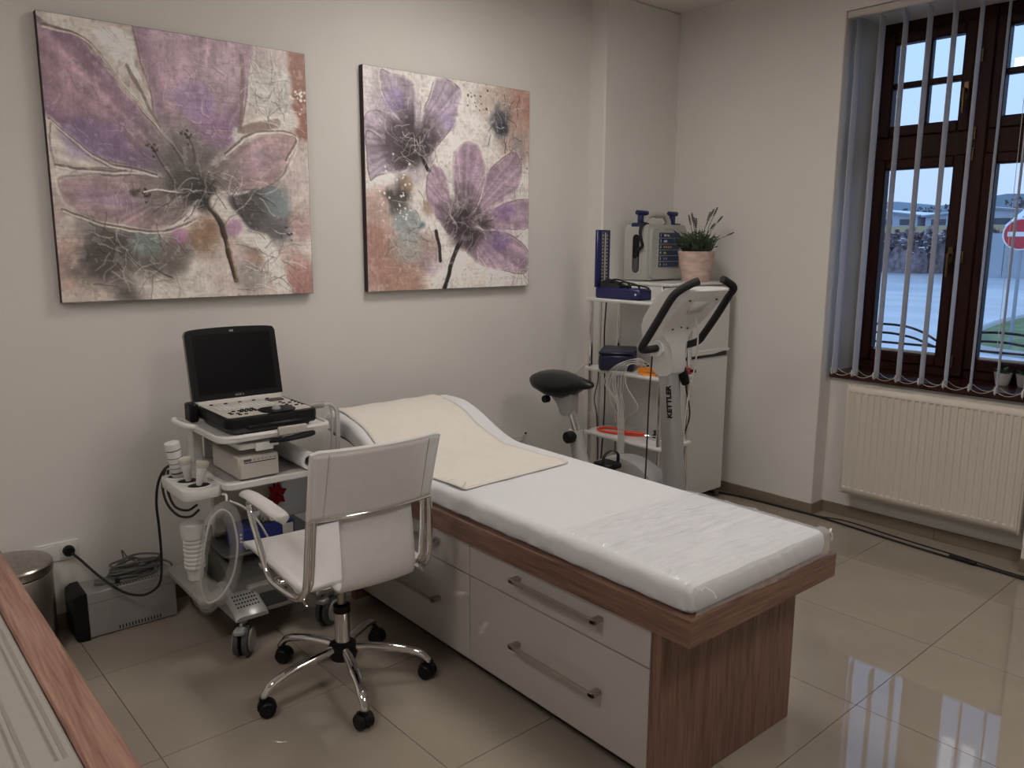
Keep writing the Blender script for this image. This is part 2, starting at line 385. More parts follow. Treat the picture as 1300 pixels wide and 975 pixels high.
def sash(y0, y1, z0, z1, muntins):
    """glass opening y0..y1, z0..z1 with stiles round it"""
    s = MB(RT); b = 0.058; x0, x1 = WXI - 0.016, WXI + 0.05
    s.box((x0, y1, z0 - b), (x1, y1 + b, z1 + b), 0.008); s.box((x0, y0 - b, z0 - b), (x1, y0, z1 + b), 0.008)
    s.box((x0 + 0.001, y0 - 0.002, z1), (x1, y1 + 0.002, z1 + b - 0.001), 0.008); s.box((x0 + 0.001, y0 - 0.002, z0 - b + 0.001), (x1, y1 + 0.002, z0), 0.008)
    o = part('sash', s, FRAMEW, win)
    part('pane', MB(RT).box((WXI + 0.022, y0 - 0.004, z0 - 0.004), (WXI + 0.026, y1 + 0.004, z1 + 0.004)), GLASS, o, smooth=False)
    if muntins:
        ym = (y0 + y1) / 2; zm = (z0 + z1) / 2
        part('muntin', MB(RT).box((WXI + 0.005, ym - 0.011, z0), (WXI + 0.045, ym + 0.011, z1), 0.004), FRAMEW, o)
        part('muntin', MB(RT).box((WXI + 0.006, y0, zm - 0.015), (WXI + 0.044, y1, zm + 0.015), 0.004), FRAMEW, o)
    else:
        part('spacer', MB(RT).box((WXI + 0.02, y0, z0), (WXI + 0.03, y1, z0 + 0.014), 0.002), mat('pale_spacer', (0.6, 0.62, 0.66), 0.4), o)
    return o
SASHES = [sash(1.678, 2.020, 0.900, 1.877, False), sash(1.678, 2.016, 2.104, 2.520, True), sash(1.136, 1.478, 0.900, 1.877, False), sash(1.136, 1.478, 2.104, 2.520, True)]
def win_handle(o, y, z):
    m2 = MB(RT).box((WXI - 0.027, y - 0.014, z - 0.045), (WXI - 0.015, y + 0.014, z + 0.045), 0.004)
    m2.cyl((WXI - 0.026, y, z), (WXI - 0.055, y, z), 0.010)
    m2.tube([(WXI - 0.055, y, z + 0.008), (WXI - 0.060, y, z - 0.03), (WXI - 0.058, y - 0.002, z - 0.11)], [0.011, 0.010, 0.008], 10)
    part('handle', m2, BRASS, o)
win_handle(SASHES[0], 1.645, 1.43); win_handle(SASHES[1], 1.645, 2.24)
for z in (2.40, 2.03, 1.93, 1.42, 0.88):      # hinges on the mullion
    part('hinge', MB(RT).cyl((WXI - 0.018, 1.588, z - 0.03), (WXI - 0.018, 1.588, z + 0.03), 0.007, n=10), BRASS, win)
solo('trim_1', MB(RT).box((4.165, NY0 + 0.002, SILLZ - 0.032), (WXI + 0.01, NY1 - 0.002, SILLZ), 0.005), SILLW, kind='structure', rz=TH, loc=T(4.3, 1.585, SILLZ - 0.032))
# wrought-iron railing outside the glass
rail = thing('window_railing', T(4.72, 1.58, 0.80), 'black wrought-iron scroll railing low outside the window', 'railing', rz=TH)
part('bar', MB(RT).tube([(4.72, 0.9, 0.92), (4.72, 2.3, 0.92)], 0.007, 8), CABLEB, rail)
for c in (1.90, 1.30):
    for k, (dz, wd) in enumerate(((0.105, 0.30), (0.055, 0.22))):
        pts = [(4.72, c + 0.30, 0.92 + dz * 0.9), (4.72, c + 0.16, 0.92 + dz), (4.72, c + 0.04 + 0.05 * k, 0.92 + dz * 0.95), (4.72, c - 0.05 + 0.05 * k, 0.92 + dz * 0.72), (4.72, c - 0.12 + 0.06 * k, 0.92 + dz * 0.38), (4.72, c - 0.19 + 0.07 * k, 0.92)]
        part('scroll', MB(RT).tube(cr(pts, 6), 0.007, 8), CABLEB, rail)

# ------------------------------------------------------------------ vertical blind
bl = thing('vertical_blind', T(4.11, 1.585, 0.80), 'white vertical fabric blind with open slats hanging in front of window', 'blind', rz=TH)
m2 = MB(RT).box((4.072, NY0 + 0.004, 2.594), (4.122, NY1 - 0.004, 2.630), 0.005); part('rail', m2, IVORYP, bl)
YV = [2.050 - 0.1128 * k for k in range(9)]
for k, y in enumerate(YV):
    a = math.radians(9 + random.uniform(-3, 3)); rows = []
    for z in (0.795, 0.84, 1.4, 2.0, 2.594):
        row = []
        for q in range(7):
            u = (q / 6 - 0.5); row.append((4.125 + u * 0.089 * math.cos(a), y + u * 0.089 * math.sin(a) + 0.004 * (1 - 4 * u * u), z))
        rows.append(row)
    sl = part('slat', MB(RT).grid(rows), VANE, bl, solid=0.0012)
    part('weight', MB(RT @ Matrix.Translation((4.125, y, 0)) @ Matrix.Rotation(a, 4, 'Z')).box((-0.041, 0.0, 0.800), (0.041, 0.007, 0.832), 0.002), WHITEP, sl)
    if k:
        y1 = YV[k - 1]
        for x in (4.086, 4.164):
            pts = [(x, y1 - (y1 - y) * t, 0.822 - 0.10 * t * (1 - t)) for t in [i / 8 for i in range(9)]]
            part('bead_chain', MB(RT).tube(pts, 0.0013, 5), CABLEW, bl)
part('pull_cord', MB(RT).tube([(4.10, 1.275, 2.594), (4.10, 1.272, 1.7), (4.10, 1.27, 1.0)], 0.0013, 5), CABLEW, bl)

# ------------------------------------------------------------------ radiator
RX0, RX1, RY0, RY1, RZ0, RZ1 = 4.085, 4.165, 0.86, 1.955, 0.158, 0.752
RY0 = 1.09
rad = thing('radiator', T(4.12, 1.52, RZ0), 'cream ribbed panel radiator on the wall under window sill', 'radiator', rz=TH)
rows = []; n = 25; pr = []
ys = RY0 + 0.012; pitch = (RY1 - RY0 - 0.024) / n
for k in range(n):
    for (u, d) in ((0.0, 0), (0.36, 0), (0.44, 0.0055), (0.92, 0.0055)): pr.append((ys + (k + u) * pitch, d))
pr.append((RY1 - 0.012, 0))
for (z, g) in ((RZ0 + 0.004, 0), (RZ0 + 0.036, 0), (RZ0 + 0.042, 1), (RZ1 - 0.042, 1), (RZ1 - 0.036, 0), (RZ1 - 0.003, 0)):
    rows.append([(RX0 + d * g + 0.002, y, z) for (y, d) in pr])
part('ribbed_panel', MB(RT).grid(rows), CREAM, rad, solid=0.002)
for ya in (RY0, RY1 - 0.013): part('side_cover', MB(RT).box((RX0, ya, RZ0), (RX1, ya + 0.013, RZ1 + 0.004), 0.004), CREAM, rad)
part('back_panel', MB(RT).box((RX1 - 0.02, RY0 + 0.014, RZ0 + 0.01), (RX1 - 0.004, RY1 - 0.014, RZ1 - 0.01)), CREAM, rad)
m2 = MB(RT)
for k in range(3): m2.box((RX0 + 0.012 + k * 0.022, RY0 + 0.013, RZ1 - 0.006), (RX0 + 0.020 + k * 0.022, RY1 - 0.013, RZ1 + 0.002))
k = 0
y = RY0 + 0.02
while y < RY1 - 0.02: m2.box((RX0 + 0.004, y, RZ1 - 0.007), (RX1 - 0.004, y + 0.004, RZ1 - 0.001)); y += 0.03
part('top_grille', m2, CREAM, rad)
for z in (0.3, 0.6): part('bracket', MB(RT).box((RX1 - 0.006, 1.8, z), (4.19, 1.83, z + 0.03)), GREYP, rad)

# ------------------------------------------------------------------ sill plants
for k, (yy, xx) in enumerate(((1.33, 4.42), (1.235, 4.43))):
    p = thing('sill_plant', T(xx, yy, SILLZ), ('small white pot with green plant on the window sill, left of the two' if k == 0 else 'small white pot with green plant on the window sill, right of the two'), 'plant', 'small plants on the window sill')
    c = T(xx, yy, SILLZ)
    part('pot', MB().lathe([(0.026, 0), (0.030, 0.005), (0.040, 0.058), (0.041, 0.062), (0.036, 0.062), (0.034, 0.05)], c, 20), WHITEP, p)
    lf = MB()
    for q in range(16):
        a = q * 2.4; r = 0.012 + 0.026 * ((q * 7) % 5) / 5; h = 0.06 + 0.03 * ((q * 3) % 4) / 4
        b = Vector((c[0] + r * math.cos(a), c[1] + r * math.sin(a), c[2] + h)); d = Vector((math.cos(a), math.sin(a), 0.4)) * 0.018; s_ = Vector((-math.sin(a), math.cos(a), 0)) * 0.010
        lf.add([b - d, b + s_, b + d, b - s_, b + Vector((0, 0, -0.006))], [(0, 1, 2, 3), (0, 4, 1), (1, 4, 2), (2, 4, 3), (3, 4, 0)])
        lf.tube([(c[0], c[1], c[2] + 0.03), b - d * 0.5], 0.0015, 4)
    part('foliage', lf, mat('houseplant_green', (0.03, 0.13, 0.04), 0.5, noise=0.3), p)

# ------------------------------------------------------------------ lamps on the ceiling (above the frame)
def lamp(x, y, label, power):
    t = thing('ceiling_lamp', (x, y, CZ), label, 'lamp', 'square ceiling lamps')
    t.location = (x, y, CZ - 0.05); WM[t.name] = Matrix.Translation((x, y, CZ - 0.05))
    h = 0.30
    m2 = MB()
    for (a, b) in (((-h, -h), (h, -h + 0.02)), ((-h, h - 0.02), (h, h)), ((-h, -h + 0.02), (-h + 0.02, h - 0.02)), ((h - 0.02, -h + 0.02), (h, h - 0.02))):
        m2.box((x + a[0], y + a[1], CZ - 0.05), (x + b[0], y + b[1], CZ))
    part('housing', m2, WHITEM, t)
    em = mat('lamp_diffuser_%d' % int(power * 10), (0.8, 0.8, 0.8), 0.6, emit=LAMP_COLOR, estr=power)
    part('diffuser', MB().box((x - h + 0.02, y - h + 0.02, CZ - 0.045), (x + h - 0.02, y + h - 0.02, CZ - 0.03)), em, t, smooth=False)
lamp(2.15, 2.25, 'square white ceiling lamp glowing above the examination couch', LAMP_POWER)
lamp(1.95, -0.25, 'square white ceiling lamp glowing nearer the camera, beyond the foot of the couch', LAMP_POWER * 1.35)
lamp(-0.55, 1.35, 'unseen square ceiling lamp added above the desk as fill light', LAMP_POWER * 1.1)  # fill lamp, added to brighten the left wall and the drawer fronts

# ================================================================== PAINTINGS (pattern in canvas coordinates, u to the right, v down)
PA = {
    'P1': [(-0.06, 0.0), (0.04, 0.03), (0.141, 0.064), (0.24, 0.174), (0.377, 0.343), (0.476, 0.496), (0.448, 0.547), (0.365, 0.528), (0.206, 0.497), (0.092, 0.432), (-0.02, 0.33), (-0.08, 0.18)],
    'P2': [(0.377, 0.343), (0.356, 0.223), (0.30, -0.03), (0.388, -0.08), (0.556, -0.08), (0.78, -0.05), (0.752, 0.137), (0.728, 0.265), (0.69, 0.356), (0.593, 0.451), (0.512, 0.525), (0.454, 0.449)],
    'P3': [(0.523, 0.543), (0.606, 0.451), (0.688, 0.394), (0.772, 0.336), (0.942, 0.331), (0.922, 0.441), (0.831, 0.545), (0.704, 0.584), (0.585, 0.589)],
    'P4': [(0.009, 0.555), (0.105, 0.532), (0.249, 0.529), (0.388, 0.532), (0.497, 0.569), (0.498, 0.643), (0.438, 0.707), (0.351, 0.741), (0.246, 0.733), (0.135, 0.709), (0.043, 0.649)],
    'wedge': [(0.17, 0.019), (0.296, 0.013), (0.347, 0.177), (0.366, 0.245), (0.328, 0.203), (0.243, 0.135), (0.192, 0.087)],
    'lw': [(0.006, 0.362), (0.091, 0.437), (0.206, 0.5), (0.353, 0.528), (0.249, 0.523), (0.106, 0.527), (0.009, 0.555)],
    'cen': [(0.491, 0.563)],
    'stem': [(0.555, 0.653), (0.591, 0.703), (0.625, 0.805), (0.658, 0.935)],
    'wst': [(0.589, 0.633), (0.633, 0.663), (0.696, 0.739), (0.778, 0.771)],
    'wst2': [(0.791, 0.79), (0.83, 0.871), (0.868, 0.987)],
    'dark1': [(0.756, 0.646)],
    'teal1': [(0.849, 0.61)],
    'dark2': [(0.227, 0.832)],
    'teal2': [(0.3, 0.795)],
    'brown': [(0.969, 0.046), (0.978, 0.174), (0.988, 0.29)],
    'grey': [(0.835, 0.177)],
    'wpatch': [(0.703, 0.355), (0.801, 0.308), (0.93, 0.27)],
    'fil': [(0.348, 0.428), (0.38, 0.479), (0.436, 0.548), (0.484, 0.369), (0.506, 0.409), (0.514, 0.482), (0.319, 0.598), (0.373, 0.581), (0.446, 0.584), (0.278, 0.6)],
    'pinkdot': [(0.435, 0.756), (0.656, 0.727)],
    'ol1': [(0.014, 0.045), (0.141, 0.062), (0.24, 0.174), (0.377, 0.343)],
    'ol2': [(0.032, 0.661), (0.146, 0.715), (0.257, 0.738), (0.375, 0.74), (0.502, 0.693)],
    'ol3': [(0.012, 0.51), (0.106, 0.521), (0.249, 0.523), (0.365, 0.528)],
    'ol4': [(0.009, 0.357), (0.092, 0.432), (0.206, 0.497), (0.353, 0.528)],
    'ol5': [(0.633, 0.424), (0.772, 0.336), (0.942, 0.331), (0.893, 0.443)],
}
PB = {
    'A1': [(0.08, 0.007), (0.15, 0.004), (0.259, 0.025), (0.292, 0.144), (0.279, 0.275), (0.247, 0.331), (0.17, 0.214), (0.095, 0.118)],
    'A2': [(0.403, 0.005), (0.548, 0.034), (0.535, 0.133), (0.492, 0.234), (0.426, 0.313), (0.314, 0.387), (0.246, 0.349), (0.304, 0.226), (0.338, 0.116)],
    'A3': [(0.008, 0.194), (0.128, 0.194), (0.213, 0.245), (0.255, 0.337), (0.207, 0.412), (0.117, 0.441), (0.014, 0.493), (0.002, 0.354)],
    'A4': [(0.011, 0.273), (0.122, 0.311), (0.239, 0.338), (0.299, 0.382), (0.205, 0.448), (0.071, 0.479), (0.007, 0.494)],
    'cA': [(0.255, 0.319)],
    'B1': [(0.376, 0.398), (0.462, 0.46), (0.5, 0.598), (0.556, 0.727), (0.513, 0.767), (0.432, 0.702), (0.346, 0.59), (0.33, 0.466)],
    'B2': [(0.485, 0.383), (0.564, 0.288), (0.66, 0.294), (0.71, 0.396), (0.679, 0.54), (0.583, 0.661), (0.509, 0.572)],
    'B3': [(0.698, 0.435), (0.867, 0.305), (0.944, 0.356), (0.931, 0.477), (0.794, 0.576), (0.591, 0.674), (0.636, 0.555)],
    'B4': [(0.599, 0.68), (0.794, 0.576), (1.001, 0.546), (1.002, 0.695), (0.793, 0.711)],
    'B5': [(0.573, 0.714), (0.793, 0.704), (0.98, 0.779), (1.003, 0.893), (0.942, 0.946), (0.719, 0.905), (0.58, 0.833)],
    'cB': [(0.562, 0.681)],
    'st1': [(0.538, 0.78), (0.485, 0.885), (0.437, 0.993)],
    'st2': [(0.395, 0.722), (0.413, 0.793), (0.424, 0.865)],
    'st3': [(0.307, 0.376), (0.34, 0.439)],
    'dk1': [(0.805, 0.164)],
    'dk2': [(0.188, 0.57)],
    'teal': [(0.21, 0.705)],
    'wb': [(0.725, 0.33)],
    'wl': [(0.56, 0.94)],
}
NP_ = 460
_u, _v = np.meshgrid(np.linspace(0, 1, NP_), np.linspace(0, 1, NP_))
def vnoise(fx, fy, seed):
    r = np.random.RandomState(seed); g = r.rand(int(fy) + 3, int(fx) + 3)
    x = _u * fx; y = _v * fy; xi = x.astype(int); yi = y.astype(int); a = x - xi; b = y - yi
    a = a * a * (3 - 2 * a); b = b * b * (3 - 2 * b)
    return (g[yi, xi] * (1 - a) + g[yi, xi + 1] * a) * (1 - b) + (g[yi + 1, xi] * (1 - a) + g[yi + 1, xi + 1] * a) * b
def fbm(f, seed, o=4):
    return sum(vnoise(f * 2 ** k, f * 2 ** k, seed + k) / 2 ** k for k in range(o)) / sum(1 / 2 ** k for k in range(o))
_wx = (fbm(7, 901) - 0.5) * 0.035; _wy = (fbm(7, 951) - 0.5) * 0.035
def pdist(line):
    d = np.full(_u.shape, 9.0); x = _u + _wx; y = _v + _wy
    for (a, b) in zip(line[:-1], line[1:]):
        ax, ay = a; dx, dy = b[0] - ax, b[1] - ay; L = dx * dx + dy * dy + 1e-9
        t = np.clip(((x - ax) * dx + (y - ay) * dy) / L, 0, 1)
        d = np.minimum(d, np.hypot(x - ax - t * dx, y - ay - t * dy))
    return d
def pinside(poly):
    x = _u + _wx; y = _v + _wy; c = np.zeros(_u.shape, bool)
    for (a, b) in zip(poly, poly[1:] + poly[:1]):
        if abs(a[1] - b[1]) < 1e-9: continue
        c ^= ((a[1] > y) != (b[1] > y)) & (x < (b[0] - a[0]) * (y - a[1]) / (b[1] - a[1]) + a[0])
    return c
def sstep(a, b, x): t = np.clip((x - a) / (b - a), 0, 1); return t * t * (3 - 2 * t)
class Canvas:
    def __init__(s, base): s.c = np.ones((NP_, NP_, 3)) * np.array(base, float); s.h = np.zeros((NP_, NP_))
    def blend(s, m, col): s.c = s.c * (1 - m[..., None]) + np.array(col, float) * m[..., None]
    def spot(s, p, r, col, k=1.0, seed=1, asp=1.0):
        d = np.hypot((_u - p[0]) / asp, _v - p[1]) / r + (fbm(9, seed) - 0.5) * 1.1
        s.blend(k * (1 - sstep(0.35, 1.05, d)), col)
    def line(s, pts, w, col, k=1.0, rel=0.5):
        q = np.array(cr(pts, 5)); e = w + 0.03
        a0, b0 = np.floor((q.min(0) - e) * NP_).astype(int); a1, b1 = np.ceil((q.max(0) + e) * NP_).astype(int)
        a0, b0, a1, b1 = [int(min(max(t, 0), NP_)) for t in (a0, b0, a1, b1)]
        if a1 <= a0 or b1 <= b0: return
        sl = (slice(b0, b1), slice(a0, a1)); x = (_u + _wx)[sl]; y = (_v + _wy)[sl]; d = np.full(x.shape, 9.0)
        for (p, r) in zip(q[:-1], q[1:]):
            dx, dy = r - p; L = dx * dx + dy * dy + 1e-9; t = np.clip(((x - p[0]) * dx + (y - p[1]) * dy) / L, 0, 1)
            d = np.minimum(d, np.hypot(x - p[0] - t * dx, y - p[1] - t * dy))
        m = 1 - sstep(w * 0.5, w, d); s.c[sl] = s.c[sl] * (1 - (m * k)[..., None]) + np.array(col, float) * (m * k)[..., None]; s.h[sl] += m * rel
    def petal(s, poly, cen, c_out, c_mid, c_in, seed, outline=True, rin=0.30):
        P = [tuple(p) for p in cr(poly, 5, closed=True)]; ins = pinside(P); d = pdist(P + P[:1])
        m = np.where(ins, sstep(0, 0.022, d + 0.02 * (fbm(30, seed + 21) - 0.5)), 0)
        dx, dy = _u - cen[0], _v - cen[1]; r = np.hypot(dx, dy); a = np.arctan2(dy, dx)
        rs = np.random.RandomState(seed); tab = rs.rand(400); q = (a + PI) / (2 * PI) * 150 + 2.5 * (fbm(5, seed) - 0.5); qi = np.floor(q).astype(int); fr = q - qi
        st = tab[qi % 400] * (1 - fr) + tab[(qi + 1) % 400] * fr
        t = sstep(rin * 0.3, rin, r + 0.10 * (fbm(10, seed + 5) - 0.5))
        e = sstep(0.02, 0.14, d + 0.06 * (fbm(8, seed + 9) - 0.5))
        col = np.array(c_out, float) * (1 - e[..., None]) + np.array(c_mid, float) * e[..., None]
        col = col * t[..., None] + np.array(c_in, float) * (1 - t[..., None])
        col = col * (0.88 + 0.24 * st[..., None]) * (0.90 + 0.2 * fbm(26, seed + 3)[..., None])
        s.c = s.c * (1 - m[..., None]) + col * m[..., None]
        s.h += m * (0.25 * st + 0.1)
        if outline:
            o = (1 - sstep(0.002, 0.007, d)) * sstep(0.42, 0.62, fbm(9, seed + 2)); s.blend(o * 0.6, (200, 192, 188)); s.h += o * 0.9
            o2 = (1 - sstep(0.0015, 0.0045, np.abs(d - 0.009))) * ins * sstep(0.40, 0.60, fbm(8, seed + 4)); s.blend(o2 * 0.55, (84, 68, 72))
    def scribble(s, n, box, seed, cols, ln=0.07, w=0.0035):
        r = random.Random(seed)
        for i in range(int(n * 2.2)):
            x = r.uniform(box[0], box[2]); y = r.uniform(box[1], box[3]); a = r.uniform(0, 6.28); p = [(x, y)]
            for k in range(4):
                a += r.uniform(-0.45, 0.45); x += ln / 4 * math.cos(a); y += ln / 4 * math.sin(a); p.append((x, y))
            s.line(p, w * r.uniform(0.5, 1.1), cols[i % len(cols)], r.uniform(0.25, 0.6), 0.8)
    def dots(s, n, c, rad, seed, col):
        r = random.Random(seed)
        for i in range(n):
            x = c[0] + r.gauss(0, rad); y = c[1] + r.gauss(0, rad); s.line([(x, y), (x + 0.002, y + 0.001)], r.uniform(0.003, 0.008), col)
WHT = (205, 200, 195); DRK = (50, 47, 50)
def paint_a():
    P = PA; C = Canvas((180, 171, 166))
    C.blend(0.6 * fbm(5, 11), (186, 178, 172)); C.blend(0.55 * sstep(0.45, 0.7, fbm(6, 21)), (156, 136, 132))
    C.spot((0.06, 0.02), 0.12, (188, 182, 176)); C.spot((0.03, 0.9), 0.16, (160, 128, 122), 0.8, 5); C.spot((0.12, 0.92), 0.16, (176, 162, 154), 0.8, 6)
    C.spot((0.84, 0.08), 0.16, (164, 152, 152), 0.9, 7); C.spot(P['grey'][0], 0.13, (172, 170, 167), 0.95, 8); C.spot((0.90, 0.52), 0.14, (172, 160, 158), 0.9, 9)
    C.line([(0.965, 0.0), (0.972, 0.12), (0.985, 0.31)], 0.055, (124, 84, 72), 0.9, 0.1); C.spot((0.93, 0.93), 0.14, (152, 110, 104), 0.9, 10); C.spot((0.965, 0.72), 0.10, (158, 130, 128), 0.8, 12)
    C.spot((0.42, 0.90), 0.26, (194, 188, 181), 0.95, 13); C.spot((0.53, 0.76), 0.10, (122, 92, 70), 0.8, 14)
    C.spot(P['dark2'][0], 0.17, (70, 66, 64), 0.95, 15, 1.25); C.spot((0.17, 0.78), 0.08, (76, 72, 68), 0.9, 47); C.spot((0.40, 0.82), 0.09, (92, 86, 80), 0.8, 16, 1.3); C.spot(P['teal2'][0], 0.075, (104, 116, 116), 0.85, 17)
    C.spot(P['dark1'][0], 0.17, (62, 60, 62), 0.95, 18); C.spot((0.80, 0.60), 0.12, (82, 80, 82), 0.8, 48); C.spot((0.82, 0.70), 0.10, (88, 86, 90), 0.8, 19); C.spot(P['teal1'][0], 0.08, (112, 126, 130), 0.85, 20)
    C.spot((0.72, 0.93), 0.09, (128, 124, 120), 0.8, 22); C.spot((0.75, 0.82), 0.06, (132, 104, 84), 0.6, 23)
    C.petal(P['lw'], P['cen'][0], (178, 170, 164), (188, 180, 174), (160, 150, 146), 30)
    C.petal(P['P1'], P['cen'][0], (132, 106, 126), (160, 130, 144), (112, 102, 102), 31)
    C.spot((0.16, 0.40), 0.10, (116, 98, 142), 0.6, 32, 1.6); C.spot((0.33, 0.50), 0.09, (112, 92, 128), 0.55, 33, 1.4)
    C.petal(P['P2'], P['cen'][0], (146, 122, 138), (158, 134, 148), (106, 98, 98), 34)
    C.spot((0.60, 0.36), 0.10, (142, 104, 146), 0.65, 35); C.spot((0.53, 0.24), 0.09, (128, 108, 152), 0.55, 36); C.spot((0.64, 0.14), 0.12, (166, 148, 158), 0.6, 37)
    C.petal(P['P3'], P['cen'][0], (150, 126, 128), (142, 118, 136), (104, 94, 92), 38); C.petal(P['P4'], P['cen'][0], (146, 124, 128), (134, 112, 140), (108, 96, 94), 39)
    C.petal(P['wedge'], (0.3, 0.1), (192, 190, 187), (212, 210, 207), (196, 194, 190), 40, False)
    C.line([(0.29, 0.14), (0.34, 0.24), (0.39, 0.345)], 0.008, (92, 84, 78), 0.7)
    C.spot((0.47, 0.48), 0.22, (112, 106, 104), 0.7, 41); C.spot((0.50, 0.53), 0.15, (92, 87, 85), 0.75, 46); C.spot(P['cen'][0], 0.105, (66, 62, 60), 0.9, 42); C.spot((0.53, 0.60), 0.075, (46, 44, 44), 0.9, 43)
    C.line(P['stem'], 0.010, (48, 36, 32)); C.line([(x + 0.010, y + 0.01) for x, y in P['stem']], 0.010, (118, 92, 72), 0.5, 0.2); C.line([(0.555, 0.64), (0.60, 0.71), (0.615, 0.76)], 0.016, (44, 36, 34), 0.7, 0.2); C.line(P['wst'], 0.045, (192, 186, 180), 0.9); C.line(P['wst2'], 0.05, (190, 186, 182), 0.85); C.line(P['wpatch'], 0.045, (192, 190, 186), 0.8)
    C.line([(0.72, 0.33), (0.86, 0.29)], 0.025, (104, 82, 72), 0.7); C.line([(0.73, 0.04), (0.72, 0.16), (0.70, 0.34)], 0.010, (112, 92, 84), 0.7)
    for k in ('ol1', 'ol2', 'ol3', 'ol4', 'ol5'):
        C.line(P[k], 0.006, (90, 72, 66), 0.7); C.line([(x + 0.003, y + 0.008) for x, y in P[k]], 0.0045, WHT, 0.7, 1.2)
    f = P['fil']
    for q in (f[0:3], f[3:6], f[6:9]): C.line(q, 0.0055, (84, 74, 72), 0.9, 1.0); C.dots(9, q[0], 0.011, 3, (60, 54, 52))
    C.line(f[6:9], 0.004, WHT, 0.8, 1.0); C.spot(f[9], 0.022, (70, 62, 58), 0.9, 44)
    for p in P['pinkdot']: C.spot(p, 0.04, (150, 108, 142), 0.8, 45)
    C.scribble(16, (0.42, 0.50, 0.58, 0.65), 1, [(176, 172, 168), DRK, (140, 134, 130)], 0.09); C.scribble(22, (0.76, 0.08, 0.92, 0.30), 2, [(192, 190, 186), (116, 112, 108)], 0.08)
    C.scribble(24, (0.12, 0.74, 0.45, 0.95), 3, [(178, 172, 166), (74, 70, 68), (150, 144, 140)], 0.09); C.scribble(14, (0.62, 0.50, 0.80, 0.66), 4, [(176, 168, 164), (70, 62, 62)], 0.10)
    C.scribble(20, (0.74, 0.72, 0.9, 0.98), 5, [(196, 192, 188), (96, 92, 92)], 0.09); C.scribble(24, (0.40, 0.08, 0.68, 0.40), 6, [(180, 166, 172), (132, 106, 124)], 0.05, 0.003); C.scribble(16, (0.05, 0.10, 0.35, 0.68), 7, [(176, 160, 164), (120, 96, 112)], 0.05, 0.003)
    C.dots(16, (0.96, 0.18), 0.025, 8, (208, 196, 186)); C.dots(6, (0.90, 0.75), 0.03, 9, (60, 62, 88))
    return C
def paint_b():
    P = PB; C = Canvas((192, 187, 184))
    C.blend(0.5 * fbm(5, 111), (196, 190, 186)); C.spot((0.05, 0.06), 0.22, (172, 166, 168), 0.8, 112)
    C.spot((0.95, 0.08), 0.22, (146, 104, 92), 0.85, 113); C.spot((0.92, 0.28), 0.16, (158, 136, 126), 0.8, 114); C.spot((0.78, 0.08), 0.13, (150, 134, 122), 0.6, 140)
    C.spot((0.08, 0.84), 0.26, (150, 112, 102), 0.95, 115); C.spot((0.20, 0.96), 0.18, (156, 122, 108), 0.9, 116); C.spot((0.05, 0.62), 0.12, (156, 128, 120), 0.7, 117); C.spot((0.33, 0.82), 0.10, (146, 122, 112), 0.7, 118); C.spot((0.35, 0.60), 0.05, (130, 98, 74), 0.6, 141); C.spot((0.22, 0.50), 0.06, (120, 90, 60), 0.6, 142)
    C.spot(P['dk1'][0], 0.10, (64, 66, 72), 0.95, 119); C.spot((0.82, 0.20), 0.055, (44, 48, 56), 0.9, 120); C.spot((0.92, 0.30), 0.07, (128, 124, 122), 0.6, 143)
    C.spot(P['dk2'][0], 0.09, (56, 50, 48), 0.95, 121); C.spot((0.17, 0.62), 0.06, (80, 76, 74), 0.9, 122); C.spot(P['teal'][0], 0.10, (128, 138, 140), 0.9, 123); C.spot((0.23, 0.80), 0.12, (148, 150, 148), 0.85, 124); C.spot((0.31, 0.69), 0.03, (82, 112, 118), 0.8, 125)
    C.spot((0.36, 0.88), 0.07, (142, 118, 138), 0.6, 126); C.spot(P['wl'][0], 0.16, (196, 190, 184), 0.95, 127, 1.6); C.spot(P['wb'][0], 0.06, (200, 196, 192), 0.9, 128)
    C.spot((0.34, 0.45), 0.07, (186, 178, 172), 0.9, 129)
    C.spot((0.20, 0.28), 0.26, (150, 140, 152), 0.85, 145); C.spot((0.66, 0.60), 0.26, (152, 136, 148), 0.6, 146)
    for k, q in enumerate(('A3', 'A4', 'A1', 'A2')): C.petal(P[q], P['cA'][0], (150, 138, 152), (146, 130, 154), (66, 58, 62), 200 + k, True, 0.24)
    C.spot((0.17, 0.13), 0.06, (120, 104, 152), 0.5, 131); C.spot((0.48, 0.2), 0.05, (130, 112, 156), 0.5, 132)
    C.spot(P['cA'][0], 0.16, (80, 72, 78), 0.75, 147); C.spot(P['cA'][0], 0.12, (52, 47, 50), 0.9, 133); C.spot((0.20, 0.25), 0.06, (72, 62, 72), 0.6, 134)
    for k, q in enumerate(('B4', 'B5', 'B3', 'B1', 'B2')): C.petal(P[q], P['cB'][0], (152, 130, 146), (144, 122, 144), (64, 56, 60), 220 + k, True, 0.22)
    C.spot((0.82, 0.62), 0.075, (126, 92, 142), 0.65, 135, 1.5); C.spot((0.80, 0.77), 0.085, (104, 82, 132), 0.65, 136, 1.3)
    C.spot(P['cB'][0], 0.13, (84, 74, 80), 0.7, 148); C.spot(P['cB'][0], 0.085, (46, 41, 44), 0.9, 137); C.spot((0.60, 0.76), 0.07, (58, 50, 56), 0.75, 138, 1.4); C.spot((0.52, 0.60), 0.05, (70, 62, 68), 0.5, 144)
    C.line(P['st1'], 0.016, (34, 30, 32)); C.line(P['st2'], 0.013, (40, 34, 34)); C.line(P['st3'], 0.011, (40, 34, 36))
    C.scribble(22, (0.15, 0.25, 0.36, 0.40), 11, [(170, 164, 168), DRK, (200, 194, 190)], 0.09); C.scribble(18, (0.48, 0.60, 0.70, 0.76), 12, [(168, 160, 166), (40, 36, 40)], 0.10)
